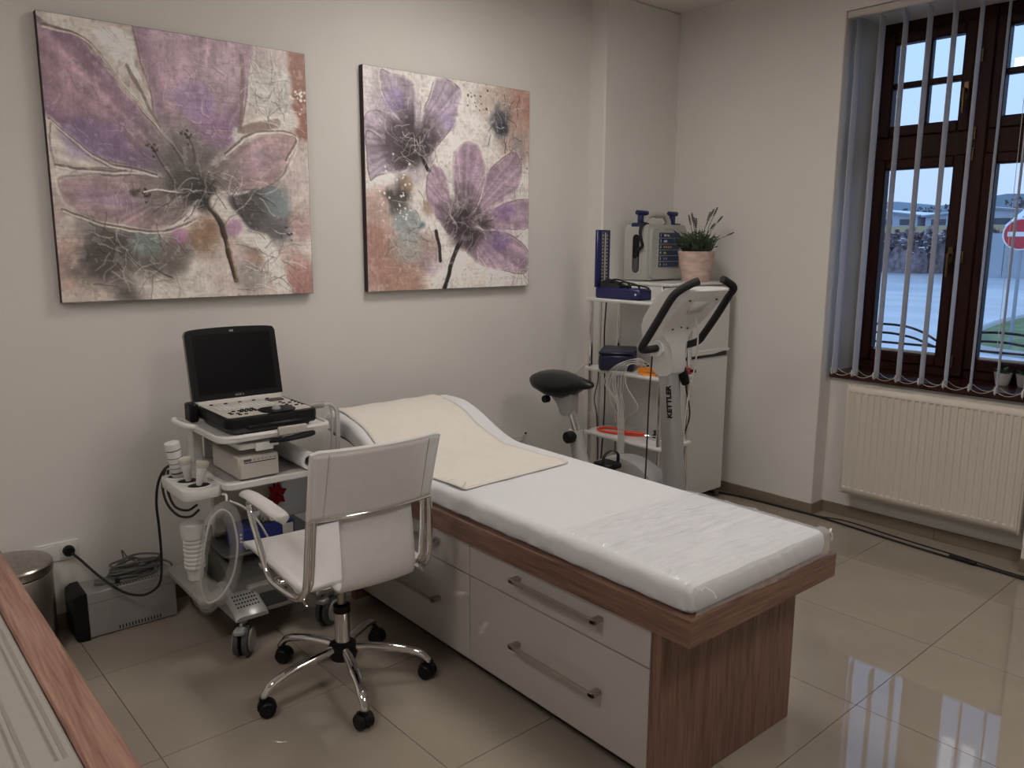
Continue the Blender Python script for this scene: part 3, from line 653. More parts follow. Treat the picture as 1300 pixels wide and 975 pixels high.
    C.scribble(26, (0.73, 0.08, 0.92, 0.28), 13, [(186, 186, 186), (36, 38, 44), (120, 120, 124)], 0.06); C.scribble(14, (0.12, 0.55, 0.34, 0.92), 14, [(176, 176, 172), (92, 88, 84)], 0.09)
    C.scribble(34, (0.35, 0.32, 0.95, 0.92), 15, [(174, 158, 170), (112, 90, 112)], 0.06, 0.003); C.scribble(20, (0.05, 0.05, 0.5, 0.42), 16, [(176, 164, 174), (112, 96, 118)], 0.06, 0.003); C.scribble(12, (0.6, 0.84, 0.98, 0.97), 17, [(210, 204, 198), (110, 98, 104)], 0.07)
    C.dots(40, (0.16, 0.56), 0.07, 18, (210, 206, 202)); C.dots(16, (0.64, 0.07), 0.05, 19, (76, 66, 64)); C.dots(20, (0.9, 0.3), 0.05, 21, (120, 112, 108))
    return C
ALB = 0.55
def finish(C, seed):
    """dry-brush grain, palette-knife grit and a greyer, chalkier palette"""
    c = C.c; g = c.mean(-1, keepdims=True); c = g + (c - g) * 0.86
    fine = fbm(95, seed, 2) - 0.5; streak = vnoise(14, 190, seed + 5) - 0.5; streak2 = vnoise(190, 16, seed + 6) - 0.5; blot = fbm(11, seed + 7, 4) - 0.5
    mix = sstep(0.4, 0.6, fbm(4, seed + 8))
    t = 0.16 * fine + 0.10 * (streak * mix + streak2 * (1 - mix)) + 0.22 * blot
    c = c * (1 + t[..., None])
    chalk = sstep(0.63, 0.72, fbm(40, seed + 9, 3)) * 0.22; c = c * (1 - chalk[..., None]) + np.array((204, 198, 196.)) * chalk[..., None]
    grit = sstep(0.66, 0.74, fbm(44, seed + 11, 3)) * 0.16; c = c * (1 - grit[..., None]) + np.array((84, 76, 78.)) * grit[..., None]
    C.c = np.clip(c, 0, 255); C.h += 0.55 * (fbm(30, seed + 13, 3)) + 0.6 * chalk
    return C
def painting(x0, x1, z0, z1, C, label):
    yf = WY - 0.034
    t = thing('painting', ((x0 + x1) / 2, WY, z0), label, 'painting', 'floral canvases on the wall')
    part('canvas_edge', MB().box((x0, yf + 0.001, z0), (x1, WY - 0.001, z1)), CANVASE, t, smooth=False)
    h = C.h + 0.3 * fbm(24, 77, 3); n = NP_
    X = x0 + 0.001 + _u * (x1 - x0 - 0.002); Z = z1 - 0.001 - _v * (z1 - z0 - 0.002); Y = yf - 0.0016 * np.clip(h, 0, 3.4)
    edge = np.minimum(np.minimum(_u, 1 - _u), np.minimum(_v, 1 - _v)); Y = np.where(edge <= 0, yf + 0.0008, Y)
    base = WM[t.name].translation
    V = np.stack([X - base.x, Y - base.y, Z - base.z], -1).reshape(-1, 3)
    i = np.arange(n * n).reshape(n, n); F = np.stack([i[:-1, :-1], i[1:, :-1], i[1:, 1:], i[:-1, 1:]], -1).reshape(-1, 4)
    me = bpy.data.meshes.new('canvas'); me.vertices.add(len(V)); me.vertices.foreach_set('co', V.ravel().astype('f'))
    me.loops.add(F.size); me.loops.foreach_set('vertex_index', F.ravel().astype('i')); me.polygons.add(len(F))
    me.polygons.foreach_set('loop_start', (np.arange(len(F)) * 4).astype('i')); me.polygons.foreach_set('loop_total', np.full(len(F), 4, 'i'))
    me.update(calc_edges=True); me.validate()
    s = np.clip(C.c / 255.0, 0, 1); l = np.where(s <= 0.04045, s / 12.92, ((s + 0.055) / 1.055) ** 2.4) / ALB
    ca = me.color_attributes.new('paint', 'FLOAT_COLOR', 'POINT')
    ca.data.foreach_set('color', np.concatenate([np.clip(l, 0, 1).reshape(-1, 3), np.ones((n * n, 1))], 1).ravel().astype('f'))
    me.polygons.foreach_set('use_smooth', np.ones(len(F), bool)); me.materials.append(PAINTM)
    o = bpy.data.objects.new('canvas', me); COL.objects.link(o); o.parent = t; WM[o.name] = WM[t.name]
    return t
painting(0.627, 1.621, 1.256, 2.262, finish(paint_a(), 500), 'square canvas painting of one huge purple flower above the ultrasound cart')
painting(1.898, 2.888, 1.252, 2.261, finish(paint_b(), 600), 'square canvas painting of two purple flowers above the couch head')

# ================================================================== EXAMINATION COUCH
bed = thing('examination_couch', (1.85, 2.1, 0), 'brown wood examination couch base with white drawers and thick overhanging slab', 'couch')
BX0, BX1, BY0, BY1 = 1.516, 2.218, 1.115, 3.09
SZ0, SZ1 = 0.495, 0.566
# slab: mitred edge boards round a core
part('slab_core', MB().box((BX0 + 0.03, BY0 + 0.03, SZ0 + 0.001), (BX1 - 0.03, BY1 - 0.03, SZ1 - 0.001)), WOOD_Y, bed, smooth=False)
def mitre(a, b, c, d, name, m):
    g = MB(); vs = [(*p, z) for z in (SZ0, SZ1) for p in (a, b, c, d)]
    g.add(vs, [(3, 2, 1, 0), (4, 5, 6, 7), (0, 1, 5, 4), (1, 2, 6, 5), (2, 3, 7, 6), (3, 0, 4, 7)]); return part(name, g, m, bed, smooth=False)
i_ = 0.0305
mitre((BX0, BY0), (BX1, BY0), (BX1 - i_, BY0 + i_), (BX0 + i_, BY0 + i_), 'slab_board', WOOD_X)
mitre((BX0, BY1), (BX0, BY0), (BX0 + i_, BY0 + i_), (BX0 + i_, BY1 - i_), 'slab_board', WOOD_Y)
mitre((BX1, BY0), (BX1, BY1), (BX1 - i_, BY1 - i_), (BX1 - i_, BY0 + i_), 'slab_board', WOOD_Y)
mitre((BX1, BY1), (BX0, BY1), (BX0 + i_, BY1 - i_), (BX1 - i_, BY1 - i_), 'slab_board', WOOD_X)
part('end_panel', MB().box((1.529, 1.211, 0), (2.174, 1.247, SZ0), 0.0015), WOOD_Z, bed, smooth=False)
part('end_panel', MB().box((1.529, 2.83, 0), (2.174, 2.866, SZ0), 0.0015), WOOD_Z, bed, smooth=False)
part('carcass', MB().box((1.552, 1.2475, 0.066), (2.17, 2.8295, SZ0)), WHITEP, bed, smooth=False)
part('plinth', MB().box((1.60, 1.2475, 0.0), (2.12, 2.8295, 0.066)), mat('black_plinth', (0.012, 0.010, 0.009), 0.5), bed, smooth=False)
for (ya, yb) in ((1.2495, 2.0335), (2.0365, 2.828)):
    for (za, zb, hz) in ((0.0695, 0.3745, 0.232), (0.3785, 0.4935, 0.452)):
        d = part('drawer', MB().box((1.531, ya, za), (1.5515, yb, zb), 0.0012), WHITEG, bed, smooth=False)
        y0h = ya + 0.17; y1h = y0h + 0.37
        h = MB().box((1.494, y0h, hz - 0.007), (1.503, y1h, hz + 0.007), 0.0015)
        h.box((1.494, y0h, hz - 0.0075), (1.531, y0h + 0.02, hz + 0.0075), 0.0015); h.box((1.494, y1h - 0.02, hz - 0.0075), (1.531, y1h, hz + 0.0075), 0.0015)
        part('handle', h, HANDLE, d, smooth=False)
# mattress
def zt(y):
    b = 0.645; s = 0.5 - 0.5 * math.cos(PI * min(1, max(0, (y - 2.50) / 0.46)))
    return b + 0.128 * s
def mattress_ring(y, inset=0.0, dz=0.0, off=0.0):
    x0, x1 = 1.535 + inset - off, 2.182 - inset + off; top = zt(y) - dz + off; lift = (zt(y) - 0.645) * 0.94
    bot = SZ1 + 0.001 + lift + dz * 0.5
    r = min(0.030, (top - bot) * 0.40); ring = []
    ring.append((x0 + 0.012, y, bot))
    ring.append((x0 + 0.001, y, bot + 0.012)); ring.append((x0, y, (bot + top) / 2))
    for k in range(7): a = PI - PI / 2 * k / 6; ring.append((x0 + r + r * math.cos(a), y, top - r + r * math.sin(a)))
    for k in range(1, 12): ring.append((x0 + r + (x1 - x0 - 2 * r) * k / 12, y, top + 0.0015 * math.sin(k * 1.7 + y * 5)))
    for k in range(7): a = PI / 2 - PI / 2 * k / 6; ring.append((x1 - r + r * math.cos(a), y, top - r + r * math.sin(a)))
    ring.append((x1, y, (bot + top) / 2)); ring.append((x1 - 0.001, y, bot + 0.012)); ring.append((x1 - 0.012, y, bot))
    return ring
mt = thing('couch_mattress', (1.86, 2.1, SZ1), 'white covered couch mattress with a raised head end', 'mattress')
rings = [mattress_ring(1.131, 0.012, 0.022), mattress_ring(1.138, 0.003, 0.006)] + [mattress_ring(1.15 + (3.045 - 1.15) * k / 60) for k in range(61)] + [mattress_ring(3.062, 0.004, 0.008), mattress_ring(3.07, 0.015, 0.025)]
mo = MB()
for rg in rings:
    for q, p in enumerate(rg):
        x, y, z = p
        if q <= 4 or q >= len(rg) - 5: x += 0.0035 * math.sin(y * 55 + z * 90) * math.sin(y * 13 + q)
        rg[q] = (x, y, z)
mo.loft(rings); part('cover', mo, LINEN, mt)
# raised head board under the mattress
hb = [[(x, y, SZ1 + 0.0005 + (zt(y) - 0.645) * 0.94 - 0.012) for x in (1.56, 2.16)] for y in [2.66 + 0.39 * k / 12 for k in range(13)]]
part('head_rest_board', MB().grid(hb), WOOD_Y, bed, solid=0.012)
part('head_rest_prop', MB().box((1.8, 2.96, SZ1), (1.9, 2.98, SZ1 + 0.098)), STEEL, bed)
# fitted paper-towel pad: cream cotton sheet over the head
rows = []
for k in range(41):
    y = 2.118 + (3.035 - 2.118) * k / 40
    rows.append([(1.567 + (2.085 - 1.567) * q / 24 + 0.004 * math.sin(k * 0.7), y + 0.02 * (q / 24), zt(y + 0.02 * q / 24) + 0.0058 + 0.0016 * math.sin(q * 0.8 + k * 0.35)) for q in range(25)])
sh = thing('cream_sheet', (1.82, 2.57, 0.65), 'folded cream cotton sheet spread over the raised head of couch', 'sheet')
part('cloth', MB().grid(rows), PAPER, sh, solid=0.004)
fo = [[(1.565 + 0.052 * u, 2.116 + 0.10 * v + 0.05 * u * (1 - v), 0.6535 + 0.009 * math.sin(PI * u) * (1 - 0.4 * v)) for u in [i / 8 for i in range(9)]] for v in [i / 8 for i in range(9)]]
part('folded_corner', MB().grid(fo), PAPER, sh, solid=0.003)
part('fold_edge', MB().tube([(1.575, 2.114, 0.651), (1.75, 2.121, 0.6512), (1.92, 2.127, 0.6512), (2.07, 2.134, 0.651)], 0.0035, 6, flat=0.6), PAPER, sh)
# clear plastic foot cover
rp = random.Random(9)
wr = [(rp.uniform(1.14, 1.62), rp.uniform(1.55, 2.15), rp.uniform(0.10, 0.34), rp.uniform(0.0015, 0.005), rp.uniform(-0.16, 0.06), rp.uniform(0.0025, 0.006)) for _ in range(150)]
def film_h(x, y):
    h = 0.0
    for (cy, cx, L, a, sl, w_) in wr:
        dy = y - cy - sl * (x - cx); h += a * math.exp(-(dy / w_) ** 2) * math.exp(-((x - cx) / L) ** 2)
    return h
rows = []; NYF = 200
for k in range(NYF + 1):
    y = 1.150 + (1.625 - 1.150) * k / NYF; rg = mattress_ring(max(1.136, y), 0.0, 0.0, 0.004)[1:-1]
    rr_ = []; e = 0
    for a, b in zip(rg[:-1], rg[1:]):
        for t in (0, 0.5): rr_.append(tuple(a[i] + (b[i] - a[i]) * t for i in range(3)))
    rr_.append(rg[-1])
    out = []
    for q, p in enumerate(rr_):
        h = film_h(p[0], y); sd = (p[0] < 1.56 or p[0] > 2.16)
        s_ = 0.003 * math.sin(p[0] * 60 + p[2] * 140 + y * 37) * math.sin(y * 71 + p[2] * 50)
        sgn = -1 if p[0] < 1.86 else 1
        out.append((p[0] + (sgn * (0.003 + abs(s_)) if sd else 0), y, p[2] + (0 if sd else h) - e))
    rows.append(out)
cv = thing('plastic_cover', (1.86, 1.37, SZ1), 'crinkled clear plastic cover stretched over the foot of the couch', 'cover')
part('film', MB().grid(rows), FILM, cv)
fr = []
for k in range(13):
    z = 0.572 + (0.640 - 0.572) * min(k, 7) / 7; q_ = max(0, k - 7) / 5; sm_ = (1 - q_)
    fr.append([(1.54 + (2.178 - 1.54) * q / 60, 1.121 - sm_ * (0.011 * abs(math.sin(q * 0.55 + 0.4 * k)) * math.exp(-((q - 32) / 13) ** 2) + 0.0035 * abs(math.sin(q * 1.3 + k))) + 0.031 * (1 - math.cos(q_ * PI / 2)) , z + 0.0115 * math.sin(q_ * PI / 2)) for q in range(61)])
part('front_flap', MB().grid(fr), FILM, cv)
for (c, d) in (((1.553, 1.128, 0.635), (0.035, -0.02, -0.012)), ((2.176, 1.13, 0.64), (0.035, 0.01, -0.028))):
    pts = [(c[0] + d[0] * t + 0.006 * math.sin(9 * t), c[1] + d[1] * t - 0.01, c[2] + d[2] * t * t + 0.012 * math.sin(4 * t)) for t in [i / 8 for i in range(9)]]
    part('tie', MB().tube(pts, 0.0025, 6), mat('white_tie', (0.85, 0.85, 0.85), 0.3), cv)

# ================================================================== OFFICE CHAIR
ch, CM = local_thing('office_chair', (1.183, 2.285, 0), math.radians(-1.5), 'white leather office chair with chrome arms and five-star castor base', 'chair')
L = lambda: MB(CM)
for k in range(5):
    a = math.radians(-104 + 72 * k); ca_, sa_ = math.cos(a), math.sin(a)
    P = lambda r, z, s=0.0: (r * ca_ - s * sa_, r * sa_ + s * ca_, z)
    path = cr([P(0.02, 0.135), P(0.10, 0.130), P(0.19, 0.118), P(0.255, 0.098), P(0.285, 0.070), P(0.29, 0.055)], 4)
    lg = part('base_leg', L().tube(path, [0.017] * 8 + [0.016] * 6 + [0.014] * 4 + [0.012] * 3, 12, flat=0.8), CHROME, ch)
    b_ = math.radians(-104 + 72 * k + [20, -35, 70, 15, -20][k]); q = (math.cos(b_), math.sin(b_)); s_ = (-q[1], q[0])
    c = P(0.29, 0.0); c = (c[0] - q[0] * 0.010, c[1] - q[1] * 0.010)
    cs = L()
    for sg in (-1, 1):
        pr_ = [(0.0, -0.011), (0.022, -0.011), (0.026, -0.006), (0.026, 0.006), (0.022, 0.011), (0.0, 0.011)]
        rg = []
        for (r, t) in pr_[1:-1]: rg.append([(c[0] + q[0] * r * math.cos(2 * PI * i / 18) + s_[0] * (sg * 0.015 + t), c[1] + q[1] * r * math.cos(2 * PI * i / 18) + s_[1] * (sg * 0.015 + t), 0.0265 + r * math.sin(2 * PI * i / 18)) for i in range(18)])
        w_ = MB(CM).loft(rg); part('wheel', w_, BLACKP, lg)
    rg = []
    for t in (-0.009, 0.009):
        rg.append([(c[0] + q[0] * (0.030 * math.cos(i * PI / 9)) + s_[0] * t, c[1] + q[1] * (0.030 * math.cos(i * PI / 9)) + s_[1] * t, 0.028 + (0.030 if 0 < i < 9 else 0.012) * math.sin(i * PI / 9)) for i in range(18)])
    cs.loft(rg); cs.cyl((*P(0.29, 0)[:2], 0.05), (*P(0.29, 0)[:2], 0.064), 0.013, n=12)
    part('caster_hood', cs, BLACKP, lg)
part('hub', L().lathe([(0.030, 0.092), (0.044, 0.098), (0.050, 0.118), (0.046, 0.145), (0.030, 0.157)], n=28), BLACKP, ch)
part('column', L().lathe([(0.026, 0.155), (0.026, 0.265), (0.027, 0.267), (0.027, 0.285), (0.020, 0.288)], n=24), CHROME, ch)
part('column_collar', L().lathe([(0.0285, 0.262), (0.0285, 0.286), (0.022, 0.290)], n=24), BLACKP, ch)
part('gas_spring', L().lathe([(0.014, 0.286), (0.014, 0.40)], n=18), STEEL, ch)
part('tilt_mechanism', L().box((-0.06, -0.10, 0.392), (0.06, 0.12, 0.425), 0.008), BLACKP, ch)
part('tilt_lever', L().tube([(0.05, 0.03, 0.408), (0.13, 0.03, 0.405), (0.2, 0.035, 0.40)], 0.006, 8), BLACKP, ch)
part('seat_rail', L().box((-0.215, -0.02, 0.418), (0.215, 0.02, 0.432), 0.003), CHROME, ch)
part('seat_rail', L().box((-0.215, 0.13, 0.418), (0.215, 0.17, 0.432), 0.003), CHROME, ch)
# seat pan, a wide leather sheet
prof = [(0.292, 0.432, 0.205), (0.296, 0.447, 0.213), (0.280, 0.458, 0.216), (0.20, 0.463, 0.216), (0.05, 0.457, 0.216), (-0.08, 0.448, 0.216), (-0.15, 0.444, 0.214), (-0.168, 0.444, 0.205)]
pp = cr(prof, 5)
rows = [[(u * p[2], p[0], p[1] + 0.006 * abs(u) ** 3) for u in [-1 + 2 * i / 16 for i in range(17)]] for p in pp]
part('seat', L().grid(rows), LEATHER, ch, solid=0.016)
prof = [(-0.10, 0.441, 0.122), (-0.165, 0.438, 0.124), (-0.205, 0.437, 0.124), (-0.232, 0.452, 0.125), (-0.243, 0.490, 0.125), (-0.240, 0.560, 0.124), (-0.232, 0.63, 0.123), (-0.226, 0.688, 0.122)]
pp = cr(prof, 5)
rows = [[(u * p[2] + 0.012, p[0] - 0.012 * (1 - u * u) * min(1, i / 12), p[1]) for u in [-1 + 2 * q / 14 for q in range(15)]] for i, p in enumerate(pp)]
part('lumbar_sling', L().grid(rows), LEATHER, ch, solid=0.010)
rows = []
for i in range(15):
    t = i / 14; z = 0.688 + 0.208 * t; y0 = -0.222 - 0.055 * t; hw = 0.203 + 0.006 * t; r_ = 0.012
    row = []
    for q in range(25):
        u = -1 + 2 * q / 24; zz = z - (0.006 if (i == 14 and abs(u) > 0.97) else 0)
        row.append((u * hw, y0 - 0.030 * (1 - u * u), zz))
    rows.append(row)
br = part('backrest', L().grid(rows), LEATHER, ch, solid=0.016)
for sg in (-1, 1):
    part('seam', L().tube([(sg * 0.166, -0.2355 - 0.055 * t - 0.0065, 0.692 + 0.2 * t) for t in [i / 10 for i in range(11)]], 0.0009, 5), mat('pale_thread', (0.45, 0.43, 0.41), 0.7), br)
edge = [(u * 0.209, -0.277 - 0.030 * (1 - u * u), 0.896 - 0.004 * (abs(u) > 0.96)) for u in [-1 + 2 * q / 24 for q in range(25)]]
left = [(-0.203 - 0.006 * t, -0.222 - 0.055 * t, 0.688 + 0.208 * t) for t in [i / 8 for i in range(8)]]; right = [(-x, y, z) for x, y, z in left]
part('piping', L().tube(left + edge + right[::-1], 0.0085, 8), LEATHER, br)
# chrome bar under the backrest and arm loops
part('back_bar', L().tube([(u * 0.205, -0.233 - 0.030 * (1 - u * u), 0.686) for u in [-1 + 2 * q / 16 for q in range(17)]], 0.0065, 10), CHROME, ch)
for sg in (-1, 1):
    x = sg * 0.222
    loop = cr([(x, 0.02, 0.643), (x, 0.12, 0.645), (x, 0.188, 0.640), (x, 0.200, 0.615), (x, 0.165, 0.56), (x, 0.10, 0.475), (x, 0.065, 0.432), (x, 0.02, 0.414), (x * 0.985, -0.08, 0.414), (x * 0.97, -0.150, 0.422), (x * 0.965, -0.195, 0.45), (x * 0.96, -0.214, 0.50), (x * 0.94, -0.222, 0.60), (x * 0.92, -0.228, 0.686)], 5)
    part('arm_loop', L().tube(loop, 0.0105, 12), CHROME, ch)
    up = cr([(x * 0.90, -0.13, 0.436), (x * 0.875, -0.178, 0.455), (x * 0.86, -0.200, 0.50), (x * 0.85, -0.214, 0.60), (x * 0.84, -0.222, 0.686)], 5)
    part('back_upright', L().tube(up, 0.0095, 10), CHROME, ch)
    part('bolt_plate', L().prism([(-0.19, 0.41), (-0.12, 0.418), (-0.10, 0.436), (-0.15, 0.436)], x * 0.93 - 0.003, x * 0.93 + 0.003, 'yz'), CHROME, ch)
    pad = []
    for i, (yy, wd, hh) in enumerate(((-0.085, 0.010, 0.652), (-0.078, 0.022, 0.657), (-0.05, 0.027, 0.660), (0.06, 0.027, 0.663), (0.17, 0.026, 0.663), (0.225, 0.023, 0.658), (0.240, 0.012, 0.652))):
        pad.append([(x + wd * math.cos(2 * PI * q / 14), yy, hh + 0.013 * math.sin(2 * PI * q / 14)) for q in range(14)])
    part('arm_pad', L().loft(pad), LEATHER, ch)
    part('pad_bracket', L().box((x - 0.016, -0.02, 0.634), (x + 0.016, 0.05, 0.648), 0.003), CHROME, ch)

# ================================================================== ULTRASOUND CART
ct = thing('ultrasound_cart', (1.16, 2.92, 0), 'grey and white wheeled ultrasound cart with shelves standing against the wall', 'cart')
def slab(poly, z0, z1, b=0.004):
    """rounded plate with a softened rim"""
    cx = sum(p[0] for p in poly) / len(poly); cy = sum(p[1] for p in poly) / len(poly)
    def sh(k, z): return [(cx + (p[0] - cx) * k, cy + (p[1] - cy) * k, z) for p in poly]
    return MB().loft([sh(0.985, z0), sh(1, z0 + b), sh(1, z1 - b), sh(0.985, z1)])
for (cx, cy, a) in ((0.998, 2.69, 0.9), (1.352, 2.72, 0.5), (1.02, 3.14, 2.4), (1.34, 3.14, 0.3)):
    q = (math.cos(a), math.sin(a)); s_ = (-q[1], q[0])
    k = part('caster', MB().lathe([(0.016, 0.125), (0.016, 0.150)], (cx, cy, 0), 14), GREYP, ct)
    for sg in (-1, 1):
        rg = [[(cx + q[0] * r * math.cos(2 * PI * i / 22) + s_[0] * (sg * 0.016 + t), cy + q[1] * r * math.cos(2 * PI * i / 22) + s_[1] * (sg * 0.016 + t), 0.0575 + r * math.sin(2 * PI * i / 22)) for i in range(22)] for (r, t) in ((0.048, -0.011), (0.057, -0.009), (0.0575, 0.009), (0.048, 0.011))]
        part('wheel', MB().loft(rg), GREYD, k)
        rg = [[(cx + q[0] * r * math.cos(2 * PI * i / 22) + s_[0] * sg * (0.027 + t), cy + q[1] * r * math.cos(2 * PI * i / 22) + s_[1] * sg * (0.027 + t), 0.0575 + r * math.sin(2 * PI * i / 22)) for i in range(22)] for (r, t) in ((0.044, 0.0005), (0.040, 0.006), (0.016, 0.008))]
        part('wheel_cap', MB().loft(rg), GREYP, k)
    m2 = MB(); m2.M = Matrix.Translation((cx, cy, 0)) @ Matrix.Rotation(a, 4, 'Z')
    m2.box((-0.030, -0.006, 0.10), (0.03, 0.006, 0.132), 0.003); m2.box((-0.062, -0.020, 0.098), (-0.02, 0.020, 0.118), 0.005)
    part('brake_pedal', m2, SILVER, k)
# base: feet with perforated covers, housing
for (x0, x1, y0, y1) in ((0.965, 1.085, 2.665, 2.86), (1.29, 1.40, 2.69, 2.88)):
    rg = []
    for (yy, hh) in ((y0, 0.155), (y0 + 0.02, 0.172), (y0 + 0.09, 0.198), (y1, 0.225)):
        rg.append([(x0, yy, 0.140), (x0, yy, hh - 0.012), (x0 + 0.012, yy, hh), (x1 - 0.012, yy, hh), (x1, yy, hh - 0.012), (x1, yy, 0.140)])
    f_ = part('foot_cover', MB().loft(rg), SILVER, ct)
    ho = MB()
    for r_ in range(4):
        for c_ in range(8):
            xx = x0 + 0.022 + c_ * (x1 - x0 - 0.044) / 7; yy = y0 + 0.035 + r_ * 0.018; zz = 0.172 + (yy - y0 - 0.02) / 0.07 * 0.026 + 0.0006
            ho.add([(xx - 0.003, yy - 0.004, zz - 0.0014), (xx + 0.003, yy - 0.004, zz - 0.0014), (xx + 0.003, yy + 0.004, zz + 0.0016), (xx - 0.003, yy + 0.004, zz + 0.0016)], [(0, 1, 2, 3)])
    part('vent_holes', ho, BLACKP, f_, kind='stuff', recalc=False)
part('base_frame', MB().box((0.90, 2.84, 0.150), (1.40, 3.20, 0.19), 0.01), GREYP, ct)
part('side_tray', slab(rrect(0.868, 2.74, 0.965, 3.14, 0.03), 0.205, 0.222), GREYP, ct)
hs = MB(); ps = [(2.775, 0.105), (2.77, 0.195), (2.80, 0.232), (2.90, 0.29), (2.95, 0.325), (3.18, 0.325), (3.18, 0.105)]
hs.prism(ps, 1.00, 1.285, 'yz'); part('base_housing', hs, mat('cart_grey_housing', (0.12, 0.115, 0.11), 0.4, noise=0.03), ct, smooth=False)
fb = part('supply_box', MB().box((1.05, 2.755, 0.105), (1.275, 2.79, 0.218), 0.006), GREYP, ct)
part('vent_panel', MB().box((1.09, 2.7535, 0.125), (1.20, 2.757, 0.185), 0.001), GREYD, fb)
part('base_deck', slab(rrect(0.99, 2.80, 1.39, 3.19, 0.03), 0.326, 0.338), GREYD, ct)
part('back_panel', MB().box((1.03, 3.02, 0.338), (1.272, 3.05, 0.612), 0.004), IVORYP, ct)
part('back_panel', MB().box((1.285, 3.08, 0.338), (1.46, 3.10, 0.60), 0.004), mat('pale_grey_panel', (0.36, 0.36, 0.37), 0.4), ct)
for (x, z) in ((1.09, 0.575), (1.16, 0.59), (1.23, 0.58)): part('screw', MB().lathe([(0.004, 0), (0.003, -0.002)], (x, 3.0195, z), 10, 'y'), GREYD, ct)
part('middle_shelf', slab(rrect(0.968, 2.700, 1.385, 3.15, 0.035), 0.615, 0.640), WHITEP, ct)
part('shelf_liner', slab(rrect(0.985, 2.74, 1.37, 3.13, 0.02), 0.6402, 0.6425, 0.0005), GREYP, ct)
# probe holders on the left of the middle shelf
hp = part('probe_holder', slab(rrect(0.835, 2.735, 0.972, 3.00, 0.03), 0.595, 0.632), WHITEP, ct)
for (x, y) in ((0.905, 2.785), (0.895, 2.862), (0.888, 2.945)):
    part('cup_hole', MB().lathe([(0.033, 0), (0.034, 0.001), (0.034, 0.0025)], (x, y, 0.631), 20, sx=1.1), BLACKP, hp)
    part('cup_rim', MB().tube([(x + 0.038 * 1.1 * math.cos(t), y + 0.036 * math.sin(t), 0.633) for t in [2 * PI * i / 24 for i in range(24)]], 0.004, 6, closed=True), WHITEP, hp)
for (x, z0, z1) in ((1.0, 0.64, 0.79), (1.36, 0.64, 0.79)):
    part('upright', MB().box((x - 0.018, 3.06, z0), (x + 0.018, 3.12, z1), 0.004), WHITEP, ct)
part('rear_screen', MB().box((1.04, 3.10, 0.64), (1.40, 3.115, 0.80), 0.003), WHITEP, ct)
part('drawer_tray', slab(rrect(1.03, 2.715, 1.18, 2.97, 0.012), 0.752, 0.772, 0.003), WHITEP, ct)
part('drawer_clip', MB().box((1.085, 2.700, 0.744), (1.15, 2.716, 0.774), 0.003), WHITEP, ct)
part('top_tray', slab(rrect(0.955, 2.695, 1.385, 3.10, 0.045), 0.787, 0.805), WHITEP, ct)
part('tray_rim', MB().tube([(*p, 0.803) for p in rrect(0.962, 2.702, 1.378, 3.095, 0.042)], 0.009, 8, closed=True), WHITEP, ct)
part('side_handle', MB().tube(cr([(0.975, 3.07, 0.80), (0.93, 3.085, 0.815), (0.915, 3.02, 0.818), (0.93, 2.97, 0.812), (0.968, 2.95, 0.802)], 5), 0.011, 10), WHITEP, ct)
part('front_latch', MB().box((1.165, 2.682, 0.792), (1.275, 2.70, 0.822), 0.003), IVORYP, ct)
part('front_handle', MB().tube(cr([(1.13, 2.688, 0.778), (1.19, 2.662, 0.781), (1.27, 2.660, 0.786), (1.292, 2.672, 0.788), (1.27, 2.684, 0.784), (1.19, 2.69, 0.776)], 5), 0.0085, 8), BLACKP, ct)
part('label_plate', MB().box((1.30, 2.6935, 0.788), (1.37, 2.6955, 0.802)), IVORYP, ct, smooth=False)

# portable ultrasound unit, lid open
us = thing('ultrasound_unit', (1.16, 2.86, 0.806), 'open black portable ultrasound machine with keyboard on top of the cart', 'ultrasound')
KX0, KX1, KY0, KY1 = 0.988, 1.336, 2.712, 3.035
part('battery_base', slab(rrect(KX0 + 0.02, KY0 + 0.01, KX1 - 0.02, KY1 - 0.01, 0.03), 0.812, 0.832), GREYD, us)
part('body', slab(rrect(KX0, KY0, KX1, KY1, 0.028), 0.832, 0.868, 0.006), BLACKP, us)
part('lower_grip', MB().box((1.06, KY0 - 0.006, 0.822), (KX1 - 0.01, KY0 + 0.03, 0.842), 0.008), BLACKP, us)
dk = part('control_deck', slab(rrect(KX0 + 0.016, KY0 + 0.022, KX1 - 0.014, KY1 - 0.012, 0.012), 0.8678, 0.8705, 0.0005), IVORYP, us)
kb = MB()
for r_ in range(4):
    for c_ in range(13): kb.box((1.025 + c_ * 0.0165, 2.875 + r_ * 0.020, 0.8704), (1.0385 + c_ * 0.0165, 2.890 + r_ * 0.020, 0.8735), 0.001)
part('keys', kb, WHITEP, dk, kind='stuff')
kn = MB()
for (x, y) in [(1.03 + 0.022 * i, 2.76 + 0.022 * j) for i in range(3) for j in range(4) if (i + j) % 3] + [(1.09 + 0.018 * i, 2.80 + 0.02 * j) for i in range(3) for j in range(3)] + [(1.26 + 0.025 * i, 2.80 + 0.03 * j) for i in range(3) for j in range(4) if (i * j) % 2 == 0] + [(1.03 + 0.055 * i, 2.988) for i in range(5)]:
    kn.box((x, y, 0.8704), (x + 0.013, y + 0.008, 0.874), 0.001)
part('buttons', kn, BLACKP, dk, kind='stuff')
part('slider_bank', MB().box((1.235, 2.93, 0.8704), (1.30, 2.965, 0.8765), 0.002), GREYD, dk)
pd = part('palm_pad', slab(rrect(1.135, 2.722, 1.265, 2.825, 0.04), 0.8704, 0.8745, 0.001), BLACKP, us)
part('trackball', MB().ball((1.195, 2.768, 0.872), 0.017, 16), GREYP, pd)
for x0 in (1.01, 1.29): part('hinge', MB().cyl((x0, 3.035, 0.872), (x0 + 0.025, 3.035, 0.872), 0.010, n=14), BLACKP, us)
